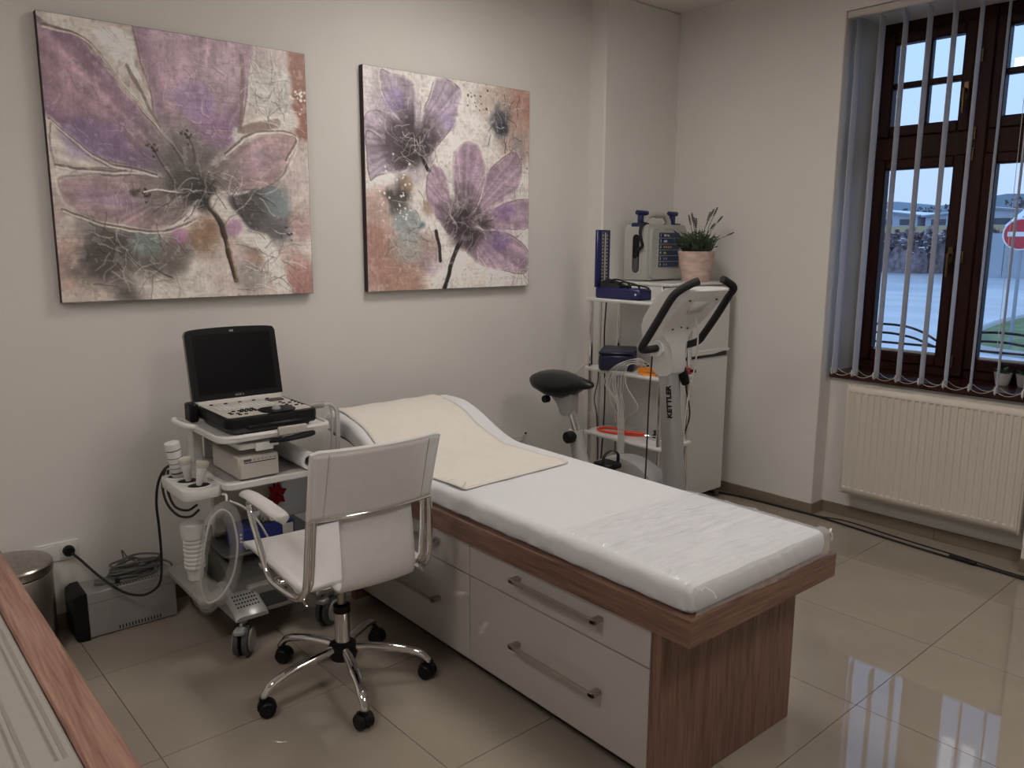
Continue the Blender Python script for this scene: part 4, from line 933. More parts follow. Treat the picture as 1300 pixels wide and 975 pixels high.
part('hinge_bar', MB().box((KX0 + 0.01, 3.02, 0.868), (KX1 - 0.008, 3.032, 0.882), 0.002), WHITEP, us)
# lid: leaning plate with arched top
lm = Matrix.Translation((0, 3.036, 0.882)) @ Matrix.Rotation(math.radians(-12), 4, 'X')
o_ = [(0.992, 0.0), (1.338, 0.0)] + [(1.338, 0.25), (1.330, 0.268)] + [(1.165 + 0.165 * math.cos(t), 0.268 + 0.012 * math.sin(t)) for t in [PI * i / 12 for i in range(1, 12)]] + [(0.992, 0.268), (0.984, 0.25)]
o_ = [(0.988, 0.0), (1.342, 0.0), (1.342, 0.255)] + [(1.165 + 0.170 * math.cos(t), 0.268 + 0.010 * math.sin(t)) for t in [PI * i / 12 for i in range(13)]] + [(0.988, 0.255)]
lid = MB(lm).prism(o_, 0.0, 0.024, 'xz'); ld = part('lid', lid, BLACKP, us, smooth=False)
part('lid_back', MB(lm).prism([(1.165 + (p[0] - 1.165) * 1.012, p[1] * 1.006) for p in o_], 0.014, 0.027, 'xz'), GREYP, ld, smooth=False)
part('screen', MB(lm).box((1.012, -0.0012, 0.022), (1.318, 0.0005, 0.252)), SCREEN, ld, smooth=False)
part('lid_latch', MB(lm).box((1.157, -0.002, 0.258), (1.173, 0.001, 0.266), 0.001), GREYP, ld)
text_part('lettering', 'vivid e', GREYP, ld, 0.014, lm @ Matrix.Translation((1.165, -0.0016, 0.0115)) @ Matrix.Rotation(PI / 2, 4, 'X'))
for x0, x1 in ((0.955, 0.988), (1.338, 1.375)): part('side_bracket', MB().box((x0, 2.985, 0.815), (x1, 3.05, 0.885 if x0 < 1 else 0.85), 0.006), BLACKP if x0 < 1 else GREYP, us)
part('probe_plug', MB().tube([(1.335, 2.79, 0.858), (1.36, 2.795, 0.862), (1.40, 2.80, 0.858)], [0.010, 0.013, 0.011], 10), GREYP, us)

# printer, paper roll, bottle, probes, cups, box
pr = thing('thermal_printer', (1.10, 2.83, 0.6425), 'beige thermal printer box on the cart middle shelf', 'printer')
part('case', MB().box((1.022, 2.712, 0.645), (1.172, 2.97, 0.727), 0.005), IVORYP, pr)
part('front_panel', MB().box((1.026, 2.708, 0.648), (1.168, 2.7125, 0.724), 0.003), IVORYP, pr)
part('paper_slot', MB().box((1.042, 2.7072, 0.7035), (1.160, 2.709, 0.7065)), BLACKP, pr, smooth=False)
part('display_strip', MB().box((1.040, 2.7072, 0.7095), (1.068, 2.709, 0.7185)), GREYD, pr, smooth=False)
for k in range(6): part('button', MB().box((1.075 + k * 0.0148, 2.7068, 0.711), (1.083 + k * 0.0148, 2.709, 0.717), 0.0006), GREYP, pr)
for (x, y) in ((1.04, 2.73), (1.155, 2.73), (1.04, 2.95), (1.155, 2.95)): part('foot', MB().lathe([(0.008, 0.6425), (0.008, 0.646)], (x, y, 0), 10), BLACKP, pr)
rl = thing('paper_roll', (1.284, 2.82, 0.6425), 'thick white roll of paper lying beside the printer', 'paper roll')
part('paper', MB().lathe([(0.021, -0.135), (0.032, -0.135), (0.033, -0.13), (0.033, 0.13), (0.032, 0.135), (0.021, 0.135), (0.021, -0.135)], (1.284, 2.83, 0.676), 28, 'y', caps=False), LINEN, rl)
part('core', MB().lathe([(0.0208, -0.134), (0.019, -0.134), (0.019, 0.134), (0.0208, 0.134)], (1.284, 2.83, 0.676), 24, 'y', caps=False), IVORYP, rl)
bt = thing('gel_bottle', (0.888, 2.945, 0.634), 'white gel bottle with dark label bands standing in the probe holder', 'bottle')
bm = Matrix.Translation((0.890, 2.945, 0.6345)) @ Matrix.Rotation(math.radians(-9), 4, 'Y')
part('bottle_body', MB(bm).lathe([(0.024, 0), (0.0255, 0.004), (0.0255, 0.10), (0.022, 0.108)], n=22), WHITEP, bt)
part('cap', MB(bm).lathe([(0.0265, 0.104), (0.0265, 0.128), (0.024, 0.131)], n=22), WHITEP, bt)
for z, h_ in ((0.100, 0.004), (0.072, 0.0025), (0.052, 0.0025), (0.034, 0.0025), (0.014, 0.006)): part('label_band', MB(bm).lathe([(0.0257, z), (0.0257, z + h_)], n=22), GREYD, bt)
for k, (x, y, tz) in enumerate(((0.905, 2.785, 12), (0.895, 2.862, -6))):
    pb = thing('ultrasound_probe', (x, y, 0.634), ('white ultrasound probe in the front cup of the cart holder' if k == 0 else 'white ultrasound probe in the middle cup of the cart holder'), 'probe', 'probes in the cart holder')
    pm = Matrix.Translation((x, y, 0.634)) @ Matrix.Rotation(math.radians(tz), 4, 'Y')
    part('grip', MB(pm).lathe([(0.009, 0.0), (0.012, 0.01), (0.014, 0.03), (0.018, 0.05), (0.019, 0.062)], n=16, sy=0.7), WHITEP, pb)
    part('head', MB(pm).lathe([(0.019, 0.062), (0.024, 0.072), (0.024, 0.084), (0.018, 0.090)], n=16, sy=0.6), IVORYP, pb)
cu = thing('cup_stack', (0.925, 2.95, 0.223), 'stack of white plastic cups in a ribbed holder low on the cart', 'cups')
part('cups', MB().lathe([(0.026, 0.224), (0.028, 0.226), (0.030, 0.262), (0.035, 0.27)], (0.925, 2.95, 0), 24), WHITEP, cu)
for k in range(7):
    z = 0.27 + k * 0.0165; part('cup_rim', MB().lathe([(0.035, z), (0.038, z + 0.003), (0.038, z + 0.009), (0.034, z + 0.012), (0.034, z + 0.0165)], (0.925, 2.95, 0), 24), WHITEP, cu)
part('top_cup', MB().lathe([(0.036, 0.385), (0.042, 0.39), (0.045, 0.43), (0.043, 0.442), (0.034, 0.447)], (0.925, 2.95, 0), 24), WHITEP, cu)
gb = thing('glove_box', (1.16, 2.89, 0.338), 'blue cardboard box with white print under the cart middle shelf', 'box')
part('carton', MB().box((1.045, 2.83, 0.339), (1.275, 2.945, 0.415), 0.002), BLUECARD, gb, smooth=False)
part('opening', slab(rrect(1.10, 2.86, 1.22, 2.915, 0.02), 0.4145, 0.4165, 0.0003), GREYD, gb)
part('yellow_mark', MB().box((1.215, 2.85, 0.4148), (1.235, 2.875, 0.4158)), mat('yellow_print', (0.5, 0.36, 0.04), 0.5), gb, smooth=False)
part('print_patch', MB().box((1.225, 2.8285, 0.352), (1.268, 2.8305, 0.405)), IVORYP, gb, smooth=False)
for k in range(3): part('print_dot', MB().lathe([(0.004, 0), (0.004, 0.002)], (1.06, 2.8285, 0.40 - 0.014 * k), 10, 'y'), WHITEP, gb)
ti = MB()
for k in range(9):
    a = k * 0.7; ti.add([(1.16 + 0.03 * math.cos(a), 2.885 + 0.02 * math.sin(a), 0.415), (1.16 + 0.045 * math.cos(a + 0.5), 2.885 + 0.03 * math.sin(a + 0.5), 0.45 + 0.01 * (k % 3)), (1.16 + 0.02 * math.cos(a + 0.9), 2.885 + 0.015 * math.sin(a + 0.9), 0.462), (1.16, 2.885, 0.42)], [(0, 1, 2, 3)])
part('tissue', ti, WHITEP, gb, recalc=False, solid=0.001)
bw = thing('red_bow', (1.272, 3.015, 0.42), 'red fabric star-shaped flower pinned at the edge of the cart panel', 'flower')
for k in range(6):
    a = k * PI / 3 + 0.3; c = (1.282, 3.008, 0.47); d = (math.cos(a), math.sin(a)); n_ = (-d[1], d[0])
    pts = [c, (c[0] + d[0] * 0.022 + n_[0] * 0.014, c[1] - 0.010, c[2] + d[1] * 0.030 + n_[1] * 0.016), (c[0] + d[0] * 0.046, c[1] - 0.004, c[2] + d[1] * 0.056), (c[0] + d[0] * 0.022 - n_[0] * 0.014, c[1] - 0.010, c[2] + d[1] * 0.030 - n_[1] * 0.016)]
    part('petal', MB().add(pts, [(0, 1, 2, 3)]), REDF, bw, solid=0.002)
part('pin', MB().tube([(1.275, 3.012, 0.425), (1.278, 3.01, 0.60)], 0.003, 6), BLACKP, bw)

# plastic bag with tubing hanging at the front left of the cart
bag = thing('tubing_bag', (0.92, 2.65, 0.21), 'clear plastic bag with a coiled milky tube hanging from the cart', 'bag')
outl = cr([(0.935, 0.600), (0.985, 0.57), (1.005, 0.47), (0.99, 0.34), (0.94, 0.245), (0.87, 0.212), (0.838, 0.235), (0.825, 0.33), (0.85, 0.46), (0.88, 0.56)], 5, closed=True)
inn = cr([(0.925, 0.545), (0.945, 0.51), (0.955, 0.42), (0.935, 0.34), (0.90, 0.295), (0.878, 0.288), (0.870, 0.31), (0.868, 0.36), (0.882, 0.45), (0.902, 0.52)], 5, closed=True)
rows = []
for t in range(7):
    u = t / 6; rows.append([(a[0] + (b[0] - a[0]) * u, 2.655 - 0.035 * math.sin(PI * u) + 0.006 * math.sin(i * 1.9 + t * 2.1), a[1] + (b[1] - a[1]) * u) for i, (a, b) in enumerate(zip(outl + outl[:1], inn + inn[:1]))])
part('film', MB().grid(rows), BAGM, bag)
rows = [[(p[0], 2.66 + 0.02 * math.sin(PI * t / 6) + 0.006 * math.sin(i * 2.3 + t), p[2]) for i, p in enumerate(r)] for t, r in enumerate(rows)]
part('film', MB().grid(rows), BAGM, bag)
part('tube', MB().tube([(p[0] * 0.5 + q[0] * 0.5, 2.652, p[1] * 0.5 + q[1] * 0.5) for p, q in zip(outl, inn)], 0.0040, 8, closed=True), TUBEC, bag)
part('tube', MB().tube(cr([(0.96, 2.65, 0.60), (1.01, 2.648, 0.565), (1.06, 2.65, 0.50), (1.095, 2.655, 0.43), (1.115, 2.66, 0.40)], 6), 0.0040, 8), TUBEC, bag)
part('hook', MB().tube(cr([(0.955, 2.70, 0.612), (0.955, 2.665, 0.618), (0.952, 2.655, 0.600)], 5), 0.004, 8), WHITEP, bag)
# tubing hanging at the right of the ultrasound unit
tb = thing('hanging_tubing', (1.44, 2.82, 0.60), 'pale plastic tubing and film hanging between cart and couch head', 'tubing')
for k, (dx, dy, r_, m_) in enumerate(((0, 0, 0.006, TUBEC), (0.014, 0.012, 0.0045, TUBEC), (-0.012, 0.016, 0.004, CABLEW))):
    part('tube', MB().tube(cr([(1.402, 2.80, 0.858), (1.43, 2.80 + dy, 0.856), (1.452 + dx, 2.80 + dy, 0.832), (1.456 + dx, 2.80 + dy, 0.77), (1.45 + dx * 1.4, 2.80 + dy, 0.62)], 6), r_, 8), m_, tb)
rows = [[(1.405 + 0.075 * q / 8, 2.822 + 0.010 * math.sin(q * 1.7 + t * 0.6), 0.848 - 0.24 * t / 10 - 0.02 * (q - 4) ** 2 / 16 * (t == 0)) for q in range(9)] for t in range(11)]
part('film', MB().grid(rows), BAGM, tb)

# ================================================================== FLOOR ITEMS BY THE WALL
up = thing('ups_unit', (0.73, 3.225, 0), 'grey metal power supply box with black front on the floor', 'power supply')
part('case', MB().box((0.592, 3.163, 0.004), (0.912, 3.298, 0.181), 0.003), mat('ups_grey_metal', (0.34, 0.33, 0.33), 0.42, metal=0.2, noise=0.03), up)
fp = MB().loft([[(x, 3.157 + i_ * k, z) for (k, z) in ((0, 0.0 + j_), (0, 0.186 - j_))] + [(x, 3.304 - i_ * 1, z) for z in (0.186 - j_, 0.0 + j_)] for (x, i_, j_) in ((0.592, 0, 0), (0.565, 0, 0.001), (0.548, 0.008, 0.010), (0.543, 0.02, 0.02))])
fpo = part('front_panel', fp, BLACKP, up)
part('groove', MB().box((0.594, 3.1622, 0.1395), (0.911, 3.164, 0.1405)), GREYD, up, smooth=False)
for k in range(14): part('vent_slot', MB().box((0.695 + k * 0.0115, 3.1618, 0.012), (0.699 + k * 0.0115, 3.1635, 0.026)), BLACKP, up, smooth=False)
for k in range(14): part('vent_slot', MB().box((0.700 + k * 0.0115, 3.166, 0.1805), (0.704 + k * 0.0115, 3.182, 0.1816)), BLACKP, up, smooth=False)
cc = thing('coiled_cables', (0.78, 3.24, 0.182), 'tangle of coiled dark grey cables lying on the power supply box', 'cables')
rk = random.Random(3)
for k in range(8):
    pts = []; rx, ry = rk.uniform(0.060, 0.105), rk.uniform(0.024, 0.045); px, py = rk.uniform(-0.012, 0.012), rk.uniform(-0.008, 0.008)
    for i in range(20):
        a = 2 * PI * i / 20; pts.append((0.785 + px + rx * math.cos(a), 3.240 + py + ry * math.sin(a), 0.187 + 0.0068 * k + 0.010 * (1 - abs(math.cos(a))) * math.sin(a * 2 + k * 1.7) + 0.004))
    part('cable_loop', MB().tube(cr(pts, 2, closed=True), 0.0042, 8, closed=True), CABLEG, cc)
part('cable_end', MB().tube(cr([(0.70, 3.235, 0.20), (0.72, 3.225, 0.245), (0.77, 3.24, 0.258), (0.83, 3.25, 0.225), (0.88, 3.245, 0.22), (0.920, 3.235, 0.195), (0.922, 3.235, 0.16)], 6), 0.0042, 8), CABLEG, cc)
part('cable_end', MB().tube(cr([(0.655, 3.205, 0.192), (0.70, 3.195, 0.187), (0.76, 3.19, 0.186), (0.84, 3.20, 0.19), (0.88, 3.24, 0.20)], 6), 0.0042, 8), CABLEG, cc)
part('plug', MB().tube([(0.632, 3.215, 0.198), (0.645, 3.212, 0.196), (0.66, 3.205, 0.193)], [0.011, 0.012, 0.007], 10), CABLEG, cc)
part('plug', MB().tube([(0.70, 3.192, 0.194), (0.715, 3.19, 0.192)], [0.010, 0.008], 10), BLACKP, cc)
part('tie', MB().tube(cr([(0.755, 3.25, 0.235), (0.745, 3.25, 0.29), (0.765, 3.25, 0.255), (0.79, 3.25, 0.235)], 5), 0.003, 6), CABLEG, cc)
# wall socket and plug lead
so = thing('wall_socket', (0.54, WY, 0.28), 'white double wall socket above the bin with a black plug', 'socket')
part('plate', MB().box((0.462, WY - 0.010, 0.276), (0.612, WY - 0.0002, 0.350), 0.003), WHITEP, so)
for x in (0.502, 0.574):
    i2 = part('insert', MB().box((x - 0.029, WY - 0.0125, 0.285), (x + 0.029, WY - 0.009, 0.341), 0.0015), WHITEP, so)
    part('well', MB().lathe([(0.022, 0), (0.022, 0.002), (0.019, 0.003)], (x, WY - 0.0148, 0.313), 20, 'y'), WHITEP, i2)
ld_ = thing('power_lead', (0.70, 3.2, 0.14), 'black power lead drooping from the wall socket up to the cart', 'cable')
part('plug', MB().lathe([(0.021, WY - 0.0152), (0.021, WY - 0.030), (0.016, WY - 0.040)], (0.574, 0, 0.313), 18, 'y'), BLACKP, ld_)
part('lead', MB().tube(cr([(0.580, WY - 0.040, 0.308), (0.605, 3.26, 0.28), (0.65, 3.19, 0.225), (0.71, 3.13, 0.170), (0.765, 3.10, 0.150), (0.805, 3.08, 0.165), (0.828, 3.06, 0.205), (0.835, 3.05, 0.30), (0.832, 3.04, 0.42), (0.826, 3.03, 0.52), (0.835, 3.02, 0.60), (0.86, 3.015, 0.65), (0.90, 3.02, 0.665)], 6), 0.0048, 8), CABLEB, ld_)
part('lead', MB().tube(cr([(0.862, 3.015, 0.648), (0.838, 2.98, 0.60), (0.835, 2.93, 0.545), (0.85, 2.86, 0.515), (0.88, 2.82, 0.515), (0.905, 2.80, 0.54)], 6), 0.0045, 8), CABLEB, ld_)
part('lead', MB().tube(cr([(0.87, 3.01, 0.645), (0.852, 2.97, 0.585), (0.855, 2.91, 0.535), (0.88, 2.85, 0.530), (0.91, 2.83, 0.55)], 6), 0.0045, 8), CABLEB, ld_)
# bin
bn = thing('pedal_bin', (0.36, 3.165, 0), 'round brushed steel pedal bin with lid beside the wall', 'bin')
part('body', MB().lathe([(0.128, 0.012), (0.130, 0.016), (0.131, 0.318), (0.128, 0.322)], (0.36, 3.165, 0), 40), STEEL, bn)
part('base_ring', MB().lathe([(0.134, 0.0), (0.135, 0.004), (0.134, 0.020), (0.131, 0.022)], (0.36, 3.165, 0), 40), BLACKP, bn)
part('rim', MB().lathe([(0.127, 0.318), (0.127, 0.330)], (0.36, 3.165, 0), 40), BLACKP, bn)
part('lid', MB().lathe([(0.134, 0.329), (0.135, 0.331), (0.135, 0.356), (0.130, 0.362), (0.09, 0.370), (0.04, 0.374), (0.01, 0.375)], (0.36, 3.165, 0), 40), STEEL, bn)
part('pedal', MB().box((0.33, 3.0, 0.008), (0.39, 3.04, 0.018), 0.003), BLACKP, bn)
# desk in the left foreground with a wood edge, white grooved panel on it
dz = 0.74
dk_ = thing('desk', (-0.12, 1.3, 0), 'desk with a reddish oak edge board in the near left corner', 'desk')
dm = Matrix.Rotation(math.radians(1.3), 4, 'Z')
part('edge_board', MB(dm).box((0.227, 0.45, dz - 0.10), (0.288, 2.42, dz), 0.004), WOOD_D, dk_, smooth=False)
part('top', MB(dm).box((-0.50, 0.45, dz - 0.045), (0.226, 2.42, dz - 0.012), 0.002), WHITEP, dk_, smooth=False)
part('side_panel', MB(dm).box((0.24, 0.47, 0.0), (0.27, 2.40, dz - 0.101), 0.002), WHITEP, dk_, smooth=False)
part('side_panel', MB(dm).box((-0.49, 0.47, 0.0), (-0.46, 2.40, dz - 0.046), 0.002), WHITEP, dk_, smooth=False)
pn = thing('grooved_tray', (0.0, 1.6, dz - 0.012), 'white moulded tray with long grooves lying on the desk', 'tray')
def groove(xc): return [(xc - 0.010, 0.0), (xc - 0.007, -0.005), (xc - 0.004, -0.006), (xc - 0.002, -0.0015), (xc + 0.002, -0.0015), (xc + 0.004, -0.006), (xc + 0.007, -0.005), (xc + 0.010, 0.0)]
xs_ = [(-0.30, -0.008), (-0.297, 0.0)] + groove(0.157) + groove(0.203) + [(0.219, 0.0), (0.222, -0.003), (0.2235, -0.008)]
rows = [[(x, y, dz + 0.003 + (0 if (e or z > -1e-6) else 0) + (z if not e else min(z, 0) * (1 if x < -0.29 or x > 0.215 else 0))) for (x, z) in xs_] for (y, e) in ((0.60, 1), (1.19, 1), (1.206, 1), (1.218, 0), (2.30, 0), (2.312, 1), (2.40, 1))]
part('shell', MB(dm).grid(rows), mat('tray_grey_white', (0.33, 0.31, 0.285), 0.5, noise=0.02), pn, solid=0.003)

# ================================================================== FRIDGE AND WHAT STANDS ON IT
FT = 1.272
fr_ = thing('fridge', (3.645, 2.95, 0), 'white two-door fridge-freezer in the corner behind the exercise bike', 'fridge')
part('body', MB().box((3.372, 2.762, 0.03), (3.918, 3.205, FT - 0.014), 0.004), WHITEM, fr_)
part('top_lid', MB().box((3.366, 2.70, FT - 0.016), (3.924, 3.208, FT), 0.004), WHITEM, fr_)
for (z0, z1) in ((0.05, 0.848), (0.876, FT - 0.02)): part('door', MB().box((3.372, 2.708, z0), (3.918, 2.758, z1), 0.008), WHITEM, fr_)
part('handle_gap', MB().box((3.38, 2.716, 0.847), (3.912, 2.75, 0.877)), mat('fridge_gap', (0.03, 0.03, 0.03), 0.6), fr_)
gp = [(x, 0.868 + 0.010 * sstep(3.76, 3.86, x)) for x in [3.375 + 0.54 * k / 24 for k in range(25)]]
part('handle_lip', MB().prism([(x, float(z)) for x, z in gp] + [(3.915, 0.892), (3.375, 0.892)], 2.700, 2.712, 'xz'), WHITEM, fr_)
for (x, y) in ((3.40, 2.75), (3.895, 2.73), (3.40, 3.17), (3.89, 3.17)): part('foot', MB().lathe([(0.018, 0), (0.018, 0.032)], (x, y, 0), 12), GREYD, fr_)

df, DM = local_thing('defibrillator', (3.655, 3.06, FT), 0.0, 'grey portable defibrillator with blue paddles and a numbered blue panel on the fridge', 'medical device')
D = lambda: MB(DM)
body = [(-0.165, 0.006), (0.165, 0.006), (0.170, 0.02), (0.170, 0.29), (0.155, 0.315), (-0.155, 0.315), (-0.170, 0.29), (-0.170, 0.02)]
part('case', D().prism(body, -0.085, 0.085, 'xz'), mat('medical_grey', (0.45, 0.455, 0.42), 0.45, noise=0.02), df)
MG = MATS['medical_grey']
part('front_bulge', D().prism(rrect(-0.15, 0.012, 0.162, 0.295, 0.03), -0.102, -0.084, 'xz'), MG, df)
for z in (0.262, 0.212, 0.162, 0.112, 0.262 + 0.0): pass
for k in range(5): part('case_groove', D().box((-0.15, -0.1028, 0.085 + k * 0.05), (-0.10, -0.1018, 0.087 + k * 0.05)), GREYP, df, smooth=False)
pnl = part('number_panel', D().box((-0.098, -0.1045, 0.075), (0.085, -0.1015, 0.272)), MG, df, smooth=False)
for k in range(6):
    z1 = 0.270 - k * 0.0325
    part('panel_row', D().box((-0.094 - 0.0, -0.1060, z1 - 0.0285), (0.083, -0.1040, z1)), PANELB, pnl, smooth=False)
    text_part('numeral', str(k + 1), WHITEP, pnl, 0.024, DM @ Matrix.Translation((-0.080, -0.1066, z1 - 0.0145)) @ Matrix.Rotation(PI / 2, 4, 'X'))
    c_ = {0: WHITEP, 1: WHITEP, 2: mat('yellow_key', (0.55, 0.33, 0.03), 0.5), 3: mat('lime_key', (0.42, 0.45, 0.06), 0.5), 4: GREYP, 5: GREYP}[k]
    for q in range({0: 2, 1: 1, 2: 4, 3: 1, 4: 2, 5: 2}[k]):
        w_ = {0: 0.020, 1: 0.028, 2: 0.010, 3: 0.022, 4: 0.012, 5: 0.012}[k]
        part('panel_mark', D().box((-0.052 + q * (w_ + 0.009), -0.1068, z1 - 0.021), (-0.052 + q * (w_ + 0.009) + w_, -0.1055, z1 - 0.009), 0.0004), c_, pnl)
part('label_slot', D().box((-0.04, -0.1035, 0.284), (0.04, -0.1015, 0.291)), GREYP, df, smooth=False)
sl_ = part('side_recess', D().prism(rrect(-0.045, 0.03, 0.03, 0.275, 0.036, 5), -0.174, -0.1695, 'yz'), MG, df)
part('recess_well', D().prism(rrect(-0.032, 0.045, 0.018, 0.26, 0.024, 5), -0.1752, -0.1738, 'yz'), BLACKP, sl_)
part('canister', D().lathe([(0.020, 0.05), (0.021, 0.055), (0.021, 0.13), (0.018, 0.135)], (-0.172, -0.007, 0), 16, sx=0.4), GREYD, sl_)
hd = cr([(-0.105, 0.31), (-0.09, 0.35), (-0.04, 0.372), (0.06, 0.372), (0.10, 0.345), (0.115, 0.31)], 5)
part('carry_handle', D().tube([(x, 0.0, z) for x, z in hd], 0.017, 10), MG, df)
part('handle_label', D().box((-0.03, -0.02, 0.352), (0.05, -0.014, 0.372), 0.002), GREYP, df)
for sx_, xx in ((-1, -0.135), (1, 0.145)):
    pdl = part('paddle', D().box((xx - 0.030, -0.045, 0.30), (xx + 0.030, 0.045, 0.325), 0.006), BLUE, df)
    part('paddle_neck', D().box((xx - 0.014, -0.014, 0.323), (xx + 0.014, 0.014, 0.37), 0.004), BLUE, pdl)
    part('paddle_grip', D().tube([(xx - 0.035, 0, 0.381), (xx + 0.045 * -sx_ * -1 * 0.8, 0, 0.381)] if sx_ > 0 else [(xx - 0.03, 0, 0.381), (xx + 0.055, 0, 0.379)], 0.014, 10), BLUE, pdl)
part('hose', D().tube(cr([(-0.145, -0.05, 0.318), (-0.19, -0.06, 0.315), (-0.215, -0.07, 0.27), (-0.21, -0.075, 0.225), (-0.195, -0.07, 0.195), (-0.185, -0.03, 0.17), (-0.180, -0.005, 0.13)], 6), 0.0095, 8), BLACKR, df)

# flower pot with lavender
fp_ = thing('lavender_pot', (3.70, 2.80, FT), 'blush stone flower pot with dark lavender sprigs on the fridge', 'potted plant')
part('pot', MB().lathe([(0.072, FT), (0.075, FT + 0.004), (0.084, FT + 0.06), (0.096, FT + 0.125), (0.100, FT + 0.155), (0.103, FT + 0.160), (0.102, FT + 0.168), (0.095, FT + 0.168), (0.092, FT + 0.150)], (3.70, 2.80, 0), 36), POTM, fp_)
part('soil', MB().lathe([(0.091, FT + 0.145), (0.091, FT + 0.150)], (3.70, 2.80, 0), 24), SOIL, fp_)
rl_ = random.Random(12); fol = MB()
for k in range(170):
    a = rl_.uniform(0, 2 * PI); r1 = rl_.uniform(0.01, 0.08); r2 = r1 + rl_.uniform(0.0, 0.13); h_ = rl_.uniform(0.03, 0.13) * (1.2 - r2 * 2.2)
    p0 = Vector((3.70 + r1 * math.cos(a), 2.80 + 0.7 * r1 * math.sin(a), FT + 0.148)); p1 = Vector((3.70 + r2 * math.cos(a + rl_.uniform(-.5, .5)), 2.80 + 0.55 * r2 * math.sin(a), FT + 0.165 + h_))
    fol.tube([p0, (p0 + p1) / 2 + Vector((0, 0, 0.012)), p1], [0.003, 0.0035, 0.001], 4)
    for q in range(5):
        t = 0.3 + 0.7 * q / 5; c = p0.lerp(p1, t); d = Vector((rl_.uniform(-1, 1), rl_.uniform(-1, 1), rl_.uniform(0.1, 1))).normalized() * 0.022; n_ = d.cross(Vector((0.3, 0.9, 0.1))).normalized() * 0.004
        fol.add([c, c + d * 0.5 + n_, c + d, c + d * 0.5 - n_], [(0, 1, 2, 3)])
part('foliage', fol, LEAF, fp_, kind='stuff', recalc=False)
for k, (dx, dz_) in enumerate(((-0.105, 0.20), (-0.05, 0.215), (0.02, 0.20), (0.075, 0.235), (0.125, 0.26), (0.19, 0.255), (0.215, 0.215), (0.19, 0.175), (0.275, 0.125), (-0.13, 0.13), (0.15, 0.105), (-0.075, 0.225))):
    y_ = 2.80 + rl_.uniform(-0.06, 0.06); p0 = Vector((3.70 + dx * 0.3, 2.80 + (y_ - 2.80) * 0.4, FT + 0.15)); p1 = Vector((3.70 + dx, y_, FT + 0.148 + dz_)); mid = (p0 + p1) / 2 + Vector((-dx * 0.12, 0, 0.02))
    st_ = part('sprig', MB().tube([p0, mid, p1], 0.0016, 5), LEAF, fp_)
    fm_ = MB(); d = (p1 - mid).normalized()
    for q in range(7): fm_.ball(p1 - d * (0.008 * q), 0.0065 - 0.0004 * abs(q - 3), 6, (1.1, 1.1, 0.8))
    part('flower_spike', fm_, FLOWER, st_, kind='stuff')

# ================================================================== CHROME SHELVING
SX0, SX1, SY0, SY1 = 3.075, 3.345, 2.50, 3.05
sv = thing('shelf_unit', (3.21, 2.775, 0), 'white shelf unit on chrome posts beside the fridge', 'shelf')
SHZ = (0.10, 0.457, 0.812, 1.187)
for z in SHZ: part('shelf', slab(rrect(SX0, SY0, SX1, SY1, 0.025), z - 0.009, z + 0.009, 0.003), WHITEM, sv)
for (x, y) in ((SX0 + 0.024, SY0 + 0.03), (SX0 + 0.024, SY1 - 0.03), (SX1 - 0.024, SY0 + 0.03), (SX1 - 0.024, SY1 - 0.03)):
    for a, b in zip((0.0,) + SHZ[:-1], SHZ): part('post', MB().cyl((x, y, a + (0.009 if a else 0)), (x, y, b - 0.009), 0.0125, n=16), CHROME, sv)
# blood-pressure box
Z1 = SHZ[3] + 0.009
bp_ = thing('sphygmomanometer', (3.13, 2.85, Z1), 'blue mercury blood-pressure box with upright lid on the top shelf', 'medical device')
part('case', MB().box((3.085, 2.675, Z1 + 0.001), (3.185, 2.985, Z1 + 0.058), 0.008), BLUE, bp_)
lid_ = part('lid', MB().box((3.085, 2.972, Z1 + 0.055), (3.185, 2.992, Z1 + 0.355), 0.004), BLUE, bp_)
part('scale_plate', MB().box((3.115, 2.9675, Z1 + 0.075), (3.160, 2.9725, Z1 + 0.345), 0.001), GREYD, lid_)
part('mercury_tube', MB().cyl((3.137, 2.965, Z1 + 0.08), (3.137, 2.965, Z1 + 0.34), 0.004, n=10), SILVER, lid_)
tk = MB()
for k in range(14):
    for x in (3.118, 3.150): tk.box((x, 2.9665, Z1 + 0.09 + 0.018 * k), (x + 0.007, 2.968, Z1 + 0.094 + 0.018 * k))
part('scale_ticks', tk, WHITEP, lid_, kind='stuff')
part('rivet', MB().lathe([(0.006, 0), (0.004, -0.003)], (3.0845, 2.70, Z1 + 0.03), 12, 'x'), WHITEP, bp_)
part('cuff', MB().loft([[(3.135 + 0.042 * math.cos(t), y, Z1 + 0.058 + h * max(0, math.sin(t))) for t in [2 * PI * i / 16 for i in range(16)]] for (y, h) in ((2.955, 0.035), (2.93, 0.045), (2.87, 0.032), (2.82, 0.012))]), BLACKR, bp_)
for k in range(3):
    y0 = 2.90 - 0.06 * k; part('hose', MB().tube(cr([(3.12, y0, Z1 + 0.06), (3.10, y0 - 0.02, Z1 + 0.095 - 0.01 * k), (3.11, y0 - 0.06, Z1 + 0.10 - 0.012 * k), (3.125, y0 - 0.11, Z1 + 0.085 - 0.008 * k), (3.13, y0 - 0.13, Z1 + 0.06)], 6), 0.0045, 8), BLACKR, bp_)
part('wire_stay', MB().tube([(3.09, 2.68, Z1 + 0.05), (3.09, 2.615, Z1 + 0.05), (3.09, 2.605, Z1 + 0.045), (3.09, 2.605, Z1 + 0.012), (3.09, 2.68, Z1 + 0.008)], 0.0025, 6), BLACKP, bp_)
